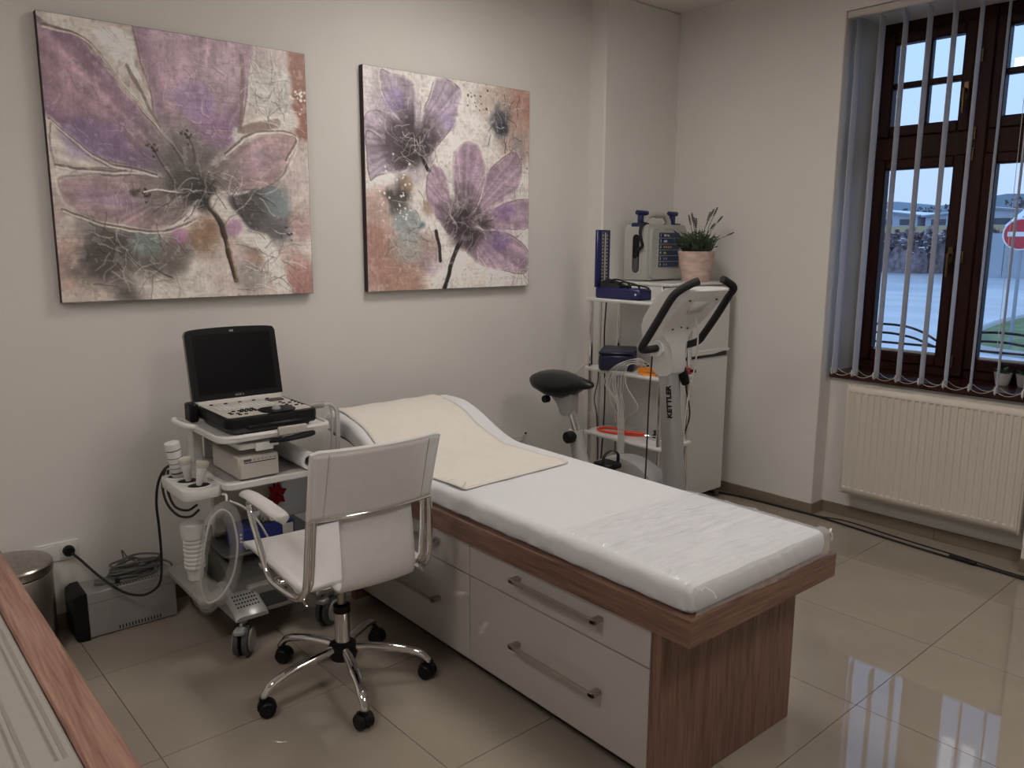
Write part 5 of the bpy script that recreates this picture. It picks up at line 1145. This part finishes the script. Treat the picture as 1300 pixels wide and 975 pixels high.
# middle shelf
Z2 = SHZ[2] + 0.009
nb, NM = local_thing('navy_case', (3.185, 2.905, Z2), math.radians(38), 'navy blue padded equipment case on the middle shelf', 'case')
part('case_body', MB(NM).box((-0.14, -0.10, 0.001), (0.12, 0.085, 0.088), 0.012), NAVY, nb)
part('case_lid', MB(NM).box((-0.143, -0.103, 0.085), (0.123, 0.088, 0.104), 0.010), NAVY, nb)
part('pull_tab', MB(NM).box((-0.03, -0.1055, 0.075), (0.03, -0.102, 0.095), 0.001), GREYD, nb)
def clip(x, y, rz, m, label):
    t, cm = local_thing('limb_electrode_clip', (x, y, Z2), rz, label, 'clip', group='electrode clips on the middle shelf')
    part('jaw', MB(cm).prism([(-0.045, 0.0), (0.02, 0.0), (0.05, 0.012), (0.05, 0.018), (0.0, 0.016), (-0.045, 0.012)], -0.015, 0.015, 'xz'), m, t)
    part('jaw', MB(cm).prism([(-0.045, 0.022), (0.0, 0.018), (0.05, 0.020), (0.055, 0.034), (0.03, 0.038), (-0.045, 0.032)], -0.015, 0.015, 'xz'), m, t)
    part('spring_pin', MB(cm).cyl((0.0, -0.018, 0.017), (0.0, 0.018, 0.017), 0.006, n=10), SILVER, t)
    part('lead_socket', MB(cm).box((-0.072, -0.007, 0.008), (-0.044, 0.007, 0.024), 0.002), BLACKP, t)
    return t
clip(3.115, 2.625, 1.9, ORANGE, 'orange plastic electrode clip at the left of the middle shelf front')
clip(3.165, 2.555, 0.6, ORANGE, 'orange plastic electrode clip nearest the bike post on middle shelf')
clip(3.285, 2.545, 2.4, REDP, 'dark red plastic electrode clip on the middle shelf')
ec = thing('ecg_leads', (3.07, 2.74, 0.45), 'bundle of thin white electrode leads hanging over the middle shelf', 'cables')
for k in range(9):
    y0 = 2.70 + 0.012 * k; sp = (k - 4) * 0.012
    pts = [(3.13 + 0.01 * (k % 3), 2.68 - 0.015 * (k % 4), Z2 + 0.02 + 0.004 * k), (3.10, 2.70 - 0.01 * (k % 3), Z2 + 0.05 + 0.004 * k), (3.062, 2.76 + sp * 0.8, Z2 + 0.035), (3.052, 2.79 + sp * 1.6, Z2 - 0.06), (3.050, 2.755 + sp * (0.4 if k % 3 else 2.6), Z2 - 0.16), (3.050, 2.74 + sp * 0.5, 0.58), (3.048, 2.735 + sp * 0.45, 0.46), (3.046, 2.735 + sp * 0.3, 0.34)]
    part('lead', MB().tube(cr(pts, 6), 0.0019, 6), CABLEW, ec)
    part('snap', MB().tube([pts[0], (pts[0][0] + 0.012, pts[0][1] - 0.004, pts[0][2])], 0.005, 8), CABLEW if k % 2 else BLACKP, ec)
part('lead', MB().tube(cr([(3.06, 2.98, Z2 + 0.03), (3.045, 3.02, Z2 + 0.01), (3.03, 3.06, Z2 - 0.03), (3.02, 3.10, Z2 - 0.10)], 6), 0.0035, 6), CABLEW, ec)
# lower shelf: stethoscope
Z3 = SHZ[1] + 0.009
stt = thing('stethoscope', (3.17, 2.83, Z3), 'red-orange tube stethoscope with black chestpiece on the lower shelf', 'stethoscope')
part('tubing', MB().tube(cr([(3.21, 2.74, Z3 + 0.008), (3.19, 2.80, Z3 + 0.008), (3.215, 2.90, Z3 + 0.008), (3.19, 2.975, Z3 + 0.008), (3.135, 2.985, Z3 + 0.008), (3.115, 2.93, Z3 + 0.008), (3.135, 2.85, Z3 + 0.008), (3.165, 2.78, Z3 + 0.010), (3.20, 2.72, Z3 + 0.012)], 6), 0.0072, 8), REDT, stt)
part('tubing', MB().tube(cr([(3.15, 2.79, Z3 + 0.022), (3.18, 2.745, Z3 + 0.022), (3.20, 2.705, Z3 + 0.018)], 5), 0.0072, 8), REDT, stt)
for dx in (-0.02, 0.02): part('ear_tube', MB().tube(cr([(3.20, 2.715, Z3 + 0.012), (3.20 + dx, 2.68, Z3 + 0.012), (3.205 + dx * 2, 2.62, Z3 + 0.010), (3.21 + dx * 1.2, 2.575, Z3 + 0.010)], 5), 0.003, 8), CHROME, stt)
part('chestpiece', MB().lathe([(0.021, Z3), (0.023, Z3 + 0.004), (0.021, Z3 + 0.012), (0.010, Z3 + 0.022), (0.016, Z3 + 0.034), (0.014, Z3 + 0.038)], (3.25, 2.67, 0), 20), BLACKP, stt)
# black cables behind the shelves
for k, pts in enumerate(([(3.30, 3.10, 1.16), (3.29, 3.10, 1.0), (3.285, 3.09, 0.84), (3.29, 3.085, 0.6), (3.28, 3.09, 0.3), (3.28, 3.12, 0.02)], [(3.16, 3.085, 0.84), (3.155, 3.085, 0.7), (3.165, 3.08, 0.6), (3.155, 3.085, 0.45), (3.17, 3.09, 0.2), (3.2, 3.1, 0.02)], [(3.24, 3.09, 0.84), (3.23, 3.085, 0.72), (3.20, 3.08, 0.62), (3.23, 3.085, 0.5), (3.25, 3.09, 0.2), (3.25, 3.12, 0.02)])):
    lab = ('black cable running down behind the top shelf beside the rear post', 'black cable hanging straight behind the lower shelf near the wall', 'thin black cable crossing behind the lower shelf')[k]
    solo('hanging_cable', MB().tube(cr(pts, 6), 0.0042 if k < 2 else 0.003, 8), CABLEB, lab, 'cable', 'black cables behind the shelf unit')
wk = thing('wall_cable', (2.80, 3.31, 0.40), 'white cable end with black tip on the wall behind the couch', 'cable')
part('lead', MB().tube(cr([(2.66, 3.318, 0.36), (2.74, 3.315, 0.40), (2.80, 3.312, 0.385), (2.86, 3.312, 0.395), (2.885, 3.312, 0.42)], 6), 0.004, 8), CABLEW, wk)
part('lead', MB().tube(cr([(2.70, 3.318, 0.41), (2.79, 3.315, 0.415), (2.86, 3.312, 0.41), (2.885, 3.312, 0.42)], 6), 0.003, 8), CABLEW, wk)
part('tip', MB().ball((2.89, 3.31, 0.425), 0.007, 8), BLACKP, wk)

# ================================================================== EXERCISE BIKE (heading towards the camera, along -y)
bk = thing('exercise_bike', (2.765, 2.52, 0), 'grey and white exercise bike with black saddle between couch and shelves', 'exercise bike')
BXC = 2.765
part('rear_foot', MB().tube([(BXC - 0.24, 3.05, 0.04), (BXC + 0.24, 3.05, 0.04)], 0.032, 14), SILVER, bk)
part('front_foot', MB().tube([(BXC - 0.24, 2.02, 0.04), (BXC + 0.24, 2.02, 0.04)], 0.032, 14), SILVER, bk)
for y in (3.05, 2.02):
    for sg in (-1, 1): part('end_cap', MB().tube([(BXC + sg * 0.235, y, 0.04), (BXC + sg * 0.27, y, 0.04)], 0.038, 14), BLACKP, bk)
part('frame_beam', MB().tube(cr([(BXC, 3.05, 0.06), (BXC, 2.8, 0.12), (BXC, 2.4, 0.12), (BXC, 2.02, 0.07)], 5), 0.034, 14), SILVER, bk)
hs_ = [(2.70, 0.12), (2.72, 0.22), (2.68, 0.36), (2.58, 0.46), (2.44, 0.50), (2.30, 0.47), (2.20, 0.38), (2.16, 0.22), (2.20, 0.12)]
hp_ = [tuple(p) for p in cr(hs_, 4, closed=True)]
part('flywheel_housing', MB().loft([[(BXC + s_ * 0.065, 2.44 + (y - 2.44) * k, 0.29 + (z - 0.29) * k) for y, z in hp_] for (s_, k) in ((-1, 0.86), (-0.85, 0.98), (0, 1), (0.85, 0.98), (1, 0.86))]), SILVER, bk)
# saddle post, sleeve and saddle
part('saddle_sleeve', MB().loft([[(BXC + 0.036 * math.cos(t) , y + w_ * math.sin(t), z) for t in [2 * PI * i / 16 for i in range(16)]] for (y, z, w_) in ((2.665, 0.14, 0.06), (2.72, 0.34, 0.052), (2.775, 0.50, 0.040), (2.785, 0.56, 0.036))]), mat('bike_light_grey', (0.40, 0.40, 0.39), 0.4), bk)
part('saddle_post', MB().tube([(BXC, 2.775, 0.54), (BXC, 2.835, 0.68)], 0.024, 16), CHROME, bk)
part('clamp_knob', MB().lathe([(0.026, -0.085), (0.030, -0.08), (0.030, -0.045), (0.018, -0.040), (0.018, -0.03)], (BXC, 2.765, 0.535), 14, 'x'), BLACKP, bk)
BLG = MATS['bike_light_grey']
arm = cr([(2.805, 0.635), (2.865, 0.628), (2.90, 0.68), (2.97, 0.735), (3.02, 0.765), (2.995, 0.778), (2.93, 0.745), (2.885, 0.735), (2.83, 0.76), (2.80, 0.74), (2.80, 0.69)], 4, closed=True)
part('saddle_carrier', MB().prism([tuple(p) for p in arm], BXC - 0.028, BXC + 0.028, 'yz'), BLG, bk)
part('saddle_knob', MB().lathe([(0.018, -0.055), (0.020, -0.05), (0.020, -0.025), (0.012, -0.02)], (BXC, 2.965, 0.695), 12, 'x'), BLACKP, bk)
sr = []
for (y, hw, zt_, zb_) in ((3.058, 0.045, 0.800, 0.775), (3.045, 0.085, 0.822, 0.755), (3.00, 0.115, 0.838, 0.735), (2.93, 0.120, 0.842, 0.715), (2.86, 0.098, 0.838, 0.712), (2.80, 0.060, 0.832, 0.735), (2.74, 0.036, 0.825, 0.770), (2.69, 0.026, 0.815, 0.780), (2.675, 0.012, 0.805, 0.790)):
    sr.append([(BXC + hw * math.cos(t) * abs(math.cos(t)) ** -0.25 if abs(math.cos(t)) > 1e-3 else BXC, y, (zt_ + zb_) / 2 + (zt_ - zb_) / 2 * math.sin(t)) for t in [2 * PI * i / 20 for i in range(20)]])
part('saddle', MB().loft(sr), BLACKL, bk)
# front column with lettering
colm = [[(BXC + x * w_, y + yy * d_, z) for (x, yy) in ((-1, -0.7), (-0.7, -1), (0.7, -1), (1, -0.7), (1, 0.7), (0.7, 1), (-0.7, 1), (-1, 0.7))] for (y, z, w_, d_) in ((2.14, 0.12, 0.035, 0.052), (2.165, 0.48, 0.034, 0.046), (2.21, 0.88, 0.032, 0.038), (2.225, 0.97, 0.031, 0.037))]
part('front_column', MB().loft(colm), SILVER, bk)
tm = Matrix(((0, 0, -1, BXC - 0.0352), (0.11, 1, 0, 2.176), (1, -0.11, 0, 0.80), (0, 0, 0, 1)))
text_part('lettering', 'KETTLER', BLACKP, bk, 0.036, tm @ Matrix.Scale(1.0, 4), bold=0.0014)
# head and console
hd_ = cr([(2.25, 0.915), (2.165, 0.93), (2.165, 1.03), (2.175, 1.10), (2.12, 1.17), (2.03, 1.27), (2.015, 1.292), (2.05, 1.300), (2.15, 1.292), (2.23, 1.21), (2.295, 1.09), (2.285, 1.0)], 3, closed=True)
def con_w(z): return 0.045 + 0.085 * float(sstep(1.02, 1.16, z))
part('console_head', MB().loft([[(BXC + s_ * con_w(p[1]), p[0], p[1]) for p in hd_] for s_ in (-1, -0.9, 0.9, 1)]), WHITEP, bk)
part('display', MB().add([(BXC - 0.08, 2.160, 1.285), (BXC + 0.08, 2.160, 1.285), (BXC + 0.08, 2.255, 1.165), (BXC - 0.08, 2.255, 1.165)], [(0, 1, 2, 3)]), GREYD, bk, solid=0.006)
bx_ = [(2.105, 1.186), (2.055, 1.242)]
part('battery_cover', MB().add([(BXC - 0.045, 2.093, 1.196), (BXC + 0.045, 2.093, 1.196), (BXC + 0.055, 2.053, 1.243), (BXC - 0.055, 2.053, 1.243)], [(0, 1, 2, 3)]), WHITEM, bk, solid=0.008)
for (x, y, z) in ((-0.09, 2.045, 1.250), (0.09, 2.045, 1.250), (-0.05, 2.16, 1.12), (0.0, 2.155, 1.127), (0.05, 2.16, 1.12)): part('screw', MB().ball((BXC + x, y, z), 0.005, 8), GREYD, bk)
part('bar_hub', MB().tube([(BXC - 0.075, 2.225, 1.035), (BXC + 0.075, 2.225, 1.035)], 0.034, 18), WHITEP, bk)
for sg in (-1, 1):
    x = BXC + (0.215 if sg > 0 else -0.17)
    part('handlebar', MB().tube(cr([(BXC + sg * 0.07, 2.225, 1.035), (BXC + sg * 0.14, 2.235, 1.032), (x, 2.225, 1.045), (x + sg * 0.006, 2.195, 1.085), (x + sg * 0.008, 2.135, 1.17), (x + sg * 0.006, 2.075, 1.26), (x - sg * 0.008, 2.045, 1.295), (x - sg * 0.045, 2.015 + (0.04 if sg > 0 else 0), 1.322), (x - sg * 0.07, 2.0 + (0.06 if sg > 0 else 0), 1.332)], 6), 0.0165, 12), BLACKR, bk)
part('pulse_cable', MB().tube(cr([(BXC + 0.03, 2.115, 1.18), (BXC + 0.045, 2.10, 1.10), (BXC + 0.06, 2.12, 0.95), (BXC + 0.05, 2.15, 0.75), (BXC + 0.045, 2.16, 0.45)], 6), 0.004, 6), CABLEW, bk)
# cranks and pedals
part('crank_axle', MB().cyl((BXC - 0.10, 2.48, 0.33), (BXC + 0.10, 2.48, 0.33), 0.014, n=12), STEEL, bk)
for sg, dy, dz_ in ((-1, -0.06, 0.155), (1, 0.06, -0.155)):
    cr_o = part('crank', MB().tube([(BXC + sg * 0.095, 2.48, 0.33), (BXC + sg * 0.10, 2.48 + dy, 0.33 + dz_)], 0.012, 10), STEEL, bk)
    m2 = MB(); y0, z0 = 2.48 + dy, 0.33 + dz_; x0 = BXC + sg * 0.155
    m2.box((x0 - 0.045, y0 - 0.05, z0 - 0.014), (x0 + 0.045, y0 + 0.05, z0 + 0.014), 0.006); part('pedal', m2, BLACKP, cr_o)
    part('pedal_strap', MB().tube(cr([(x0 - 0.047, y0 - 0.02, z0), (x0 - 0.045, y0 - 0.02, z0 + 0.05), (x0, y0 - 0.02, z0 + 0.07), (x0 + 0.045, y0 - 0.02, z0 + 0.05), (x0 + 0.047, y0 - 0.02, z0)], 5), 0.010, 8, flat=0.25), BLACKR, cr_o)
# cables hanging at the bike head
for k, pts in enumerate(([(BXC - 0.09, 2.235, 1.00), (BXC - 0.095, 2.24, 0.8), (BXC - 0.10, 2.24, 0.5), (BXC - 0.105, 2.245, 0.25)], [(BXC + 0.125, 2.235, 1.01), (BXC + 0.13, 2.22, 0.86), (BXC + 0.145, 2.20, 0.72), (BXC + 0.12, 2.21, 0.62), (BXC + 0.08, 2.22, 0.5), (BXC + 0.07, 2.2, 0.2)], [(BXC + 0.08, 2.235, 1.00), (BXC + 0.085, 2.22, 0.86), (BXC + 0.08, 2.21, 0.76), (BXC + 0.07, 2.21, 0.71)])):
    part('cable', MB().tube(cr(pts, 6), 0.0038, 6), CABLEB, bk)
part('cable_plug', MB().tube([(BXC + 0.10, 2.22, 0.935), (BXC + 0.105, 2.215, 0.90), (BXC + 0.12, 2.21, 0.86)], [0.018, 0.024, 0.018], 10), BLACKP, bk)

# ------------------------------------------------------------------ cable along the baseboard of the window wall
pts = [T(x, y, 0.006) for x, y in ((3.98, 2.72), (4.02, 2.60), (4.035, 2.45), (4.045, 2.25), (4.05, 2.05), (4.03, 1.85), (4.0, 1.6), (3.98, 1.35), (3.975, 1.15), (3.95, 0.9), (3.93, 0.5), (3.98, 0.0))]
cbl = thing('floor_cable', T(4.02, 1.8, 0), 'long black cable lying on the floor along the window wall', 'cable')
part('cable', MB().tube(cr(pts, 6), 0.0055, 8), CABLEB, cbl)
pts = [T(x, y, 0.005) for x, y in ((3.96, 2.74), (4.04, 2.5), (4.055, 2.3), (4.06, 2.06), (4.1, 1.9), (4.06, 1.6), (4.03, 1.3), (4.0, 1.1), (3.99, 0.8), (4.0, 0.0))]
part('cable', MB().tube(cr(pts, 6), 0.0035, 8), CABLEB, cbl)
part('joint', MB().tube([T(3.985, 1.34, 0.010), T(3.975, 1.22, 0.010)], 0.010, 10), BLACKP, cbl)

# ================================================================== OUTDOORS
GZ = -0.6
ROAD = mat('wet_asphalt', (0.50, 0.51, 0.52), 0.28, noise=0.25, nscale=0.35, stretch=(1, 0.4, 1))
GRASS = mat('winter_grass', (0.13, 0.18, 0.07), 0.95, noise=0.45, nscale=3)
SNOW = mat('snow', (0.80, 0.82, 0.86), 0.9, noise=0.05)
HEDGEM = mat('bare_hedge', (0.21, 0.165, 0.17), 0.95, noise=0.6, nscale=2.5)
TREEM = mat('bare_branches', (0.15, 0.13, 0.14), 0.95, noise=0.4, nscale=3)
SHEDW = mat('pale_cladding', (0.42, 0.45, 0.50), 0.7, noise=0.05, nscale=0.5)
SHEDR = mat('grey_roof_sheet', (0.28, 0.31, 0.36), 0.6, noise=0.08, nscale=0.5)
DARKW = mat('dark_window', (0.05, 0.06, 0.08), 0.25)
YELL = mat('yellow_hoarding', (0.46, 0.37, 0.20), 0.7, noise=0.15)
FENCEP = mat('grey_fence_sheet', (0.36, 0.40, 0.44), 0.6, noise=0.06, nscale=0.8)
HILLM = mat('far_hill', (0.26, 0.33, 0.38), 1.0, noise=0.2, nscale=0.02)
SIGNR = mat('sign_red', (0.55, 0.03, 0.045), 0.4); SIGNW = mat('sign_white', (0.80, 0.80, 0.80), 0.4)
solo('ground_road', MB(RT).box((4.9, -140, GZ - 0.2), (330, 220, GZ)), ROAD, kind='structure', smooth=False)
gl = cr([(17.2, 5.2), (19, 6.4), (21, 7.0), (26, 7.6), (31, 7.0), (33, 2), (32, -8), (18, -8), (16.6, 0)], 5, closed=True)
solo('lawn_verge', MB(RT).prism([tuple(p) for p in gl], GZ - 0.05, GZ + 0.04, 'xy'), GRASS, kind='structure', smooth=False)
kb_ = [(*[float(v) for v in T(p[0], p[1], GZ + 0.03)],) for p in gl]
solo('kerb', MB().tube(kb_, 0.09, 6, closed=True), mat('kerb_stone', (0.4, 0.4, 0.4), 0.8), kind='structure')
# no-entry sign
sg_ = thing('no_entry_sign', T(18.1, 5.38, GZ), 'round red no-entry road sign on a grey pole outside the window', 'sign')
dd = Vector(T(18.0, 5.38, 1.70)); nrm = Vector((-dd.x, -dd.y, 0)).normalized(); sm = Matrix.Translation(dd) @ Matrix(((-nrm.y, 0, -nrm.x, 0), (nrm.x, 0, -nrm.y, 0), (0, 1, 0, 0), (0, 0, 0, 1)))
part('plate', MB(sm).lathe([(0.31, 0.0), (0.315, 0.01), (0.31, 0.02)], n=40), SIGNW, sg_)
part('disc', MB(sm).lathe([(0.285, -0.006), (0.285, 0.0)], n=40), SIGNR, sg_)
part('bar', MB(sm).box((-0.225, -0.045, -0.012), (0.225, 0.045, -0.005)), SIGNW, sg_, smooth=False)
part('pole', MB().cyl(T(18.1, 5.38, GZ), T(18.1, 5.38, 2.05), 0.035, n=12), mat('galvanised_post', (0.32, 0.35, 0.38), 0.5, metal=0.3), sg_)
# hedge of shrubs, across the road
def shrub(x, y, w_, h_, seed, label, name='hedge_shrub', m=HEDGEM, cat='shrub', grp='bare shrubs across the road', snow=True):
    r = random.Random(seed); t = thing(name, T(x, y, GZ), label, cat, grp)
    b = MB()
    for k in range(90):
        a = r.uniform(0, 2 * PI); e = r.uniform(0.15, 1.0); rad = w_ * 0.5 * math.sqrt(r.random())
        tp = T(x + rad * math.cos(a) * 0.5, y + rad * math.sin(a), GZ + h_ * (0.35 + 0.65 * e)); bs = T(x + 0.3 * rad * math.cos(a), y + 0.5 * rad * math.sin(a), GZ)
        b.tube([bs, ((bs[0] + tp[0]) / 2, (bs[1] + tp[1]) / 2 + r.uniform(-.2, .2), (bs[2] + tp[2]) / 2), tp], [0.05, 0.035, 0.01], 4)
        c = Vector(tp)
        for q in range(5):
            d = Vector((r.uniform(-1, 1), r.uniform(-1, 1), r.uniform(-0.3, 1))) * 0.34; n_ = Vector((r.uniform(-1, 1), r.uniform(-1, 1), r.uniform(-1, 1))) * 0.16
            b.add([c - d, c + n_, c + d, c - n_], [(0, 1, 2, 3)])
    part('branches', b, m, t, kind='stuff', recalc=False)
    bd = MB(); rg = []
    for (kz, kr) in ((0, 1.05), (0.25, 1.05), (0.55, 0.85), (0.8, 0.5), (0.9, 0.1)):
        rg.append([T(x + w_ * 0.28 * kr * math.cos(2 * PI * i / 12) * (0.8 + 0.4 * r.random()), y + w_ * 0.5 * kr * math.sin(2 * PI * i / 12) * (0.85 + 0.3 * r.random()), GZ + h_ * kz * (0.85 + 0.25 * r.random())) for i in range(12)])
    bd.loft(rg); part('core', bd, m, t)
    if snow:
        s2 = MB()
        for k in range(10):
            c = T(x - w_ * 0.2 + r.uniform(-.3, .3), y + r.uniform(-.5, .5) * w_, GZ + h_ * r.uniform(0.45, 0.85)); s2.ball(c, r.uniform(0.06, 0.16), 6, (1, 1.9, 0.5))
        part('snow_patch', s2, SNOW, t, kind='stuff')
    return t
names = ['first', 'second', 'third', 'fourth', 'fifth', 'sixth', 'seventh', 'eighth', 'ninth', 'tenth', 'eleventh']
for k in range(11):
    shrub(62.5 + 1.6 * (k % 2), 34.5 - 2.1 * k, 2.7, 3.0 + 0.3 * ((k * 7) % 3) / 2, 40 + k, 'bare brown snowy shrub across the road, %s from the left of the hedge' % names[k])
def shed(x, y0, y1, zr, ze, label, rows):
    t = thing('warehouse', T(x, (y0 + y1) / 2, GZ), label, 'building', 'warehouses beyond the hedge'); ym = (y0 + y1) / 2; L_ = 22
    part('walls', MB(RT).prism([(y0, GZ), (y1, GZ), (y1, ze), (ym, zr - 0.08), (y0, ze)], x, x + L_, 'yz'), SHEDW, t, smooth=False)
    for (ya, yb) in ((y0 - 0.3, ym), (y1 + 0.3, ym)):
        e = ze - 0.3 * (zr - ze) / (ym - y0)
        part('roof', MB(RT).add([(x - 0.4, ya, e), (x + L_, ya, e), (x + L_, yb, zr), (x - 0.4, yb, zr)], [(0, 1, 2, 3)]), SHEDR, t, solid=0.12, smooth=False)
        part('roof_snow', MB(RT).add([(x - 0.42, ya, e + 0.12), (x + L_, ya, e + 0.12), (x + L_, yb, zr + 0.12), (x - 0.42, yb, zr + 0.12)], [(0, 1, 2, 3)]), SNOW, t, solid=0.06, smooth=False)
    for (ya, yb, za, zb) in rows:
        w2 = part('window', MB(RT).box((x - 0.06, ya, za), (x + 0.02, yb, zb)), DARKW, t, smooth=False)
    return t
shed(88, 36.0, 47.6, 5.3, 4.5, 'grey gabled warehouse with dark windows at the left of the view', [(36.4, 37.8, 3.55, 4.15), (38.6, 40.2, 3.55, 4.15), (41, 43, 3.55, 4.15)])
shed(88, 22.5, 35.2, 5.05, 4.4, 'grey gabled warehouse with dark windows at the middle of the view', [(24, 26, 3.5, 4.1), (27, 29, 3.5, 4.1), (30, 32.6, 3.5, 4.1), (33.2, 34.6, 3.5, 4.1)])
yl = thing('yellow_hoarding', T(75, 33, GZ), 'long low yellow hoarding in front of the warehouses', 'fence')
for k in range(10): part('board', MB(RT).box((75, 23.02 + 2 * k, 2.55), (75.1, 24.98 + 2 * k, 3.15)), YELL, yl, smooth=False)
for k in range(11): part('post', MB(RT).box((75.1, 22.95 + 2 * k, GZ), (75.2, 23.05 + 2 * k, 3.1)), DARKW, yl, smooth=False)
fn = thing('sheet_fence', T(58, 11, GZ), 'tall grey-blue sheet fence across the road behind the sign', 'fence')
for k in range(9):
    y0 = 3.0 + 1.9 * k; part('panel', MB(RT).box((58 + 0.05 * (k % 2), y0 + 0.02, GZ), (58.08 + 0.05 * (k % 2), y0 + 1.88, 2.25)), FENCEP, fn, smooth=False)
hs2 = thing('snowy_house', T(72, 15, GZ), 'low house with snow-covered roof behind the sheet fence', 'building')
part('walls', MB(RT).box((72, 9, GZ), (80, 22.0, 3.1)), SHEDW, hs2, smooth=False)
part('roof', MB(RT).prism([(71.2, 3.0), (80.8, 3.0), (76, 4.6)], 8.5, 22.5, 'xz'), SNOW, hs2, smooth=False)
for k in range(5): part('window', MB(RT).box((71.92, 10 + 2.4 * k, 1.6), (72.02, 11.4 + 2.4 * k, 2.6)), DARKW, hs2, smooth=False)
for k, (x, y, h_) in enumerate(((120, 44, 7.6), (123, 36.5, 8.4), (119, 31.5, 7.8), (122, 25, 8.2), (124, 51, 7.6))):
    shrub(x, y - 0, 5.0, h_, 70 + k, 'bare grey tree on the rise behind the snowy house, %s from the left' % ['second', 'third', 'fourth', 'rightmost', 'leftmost'][k], 'bare_tree', TREEM, 'tree', 'bare trees behind the house', k % 2 == 0)
hill = [(60 + 7 * k, 17.0 + 1.3 * math.sin(k * 0.55) + 0.8 * math.sin(k * 1.3 + 1) + (2.2 if k < 4 else 0)) for k in range(-16, 22)]
solo('far_hill', MB(RT).prism([(hill[0][0], GZ - 1)] + [(hill[-1][0], GZ - 1)] + hill[::-1], 300, 325, 'yz'), HILLM, kind='structure', smooth=False)
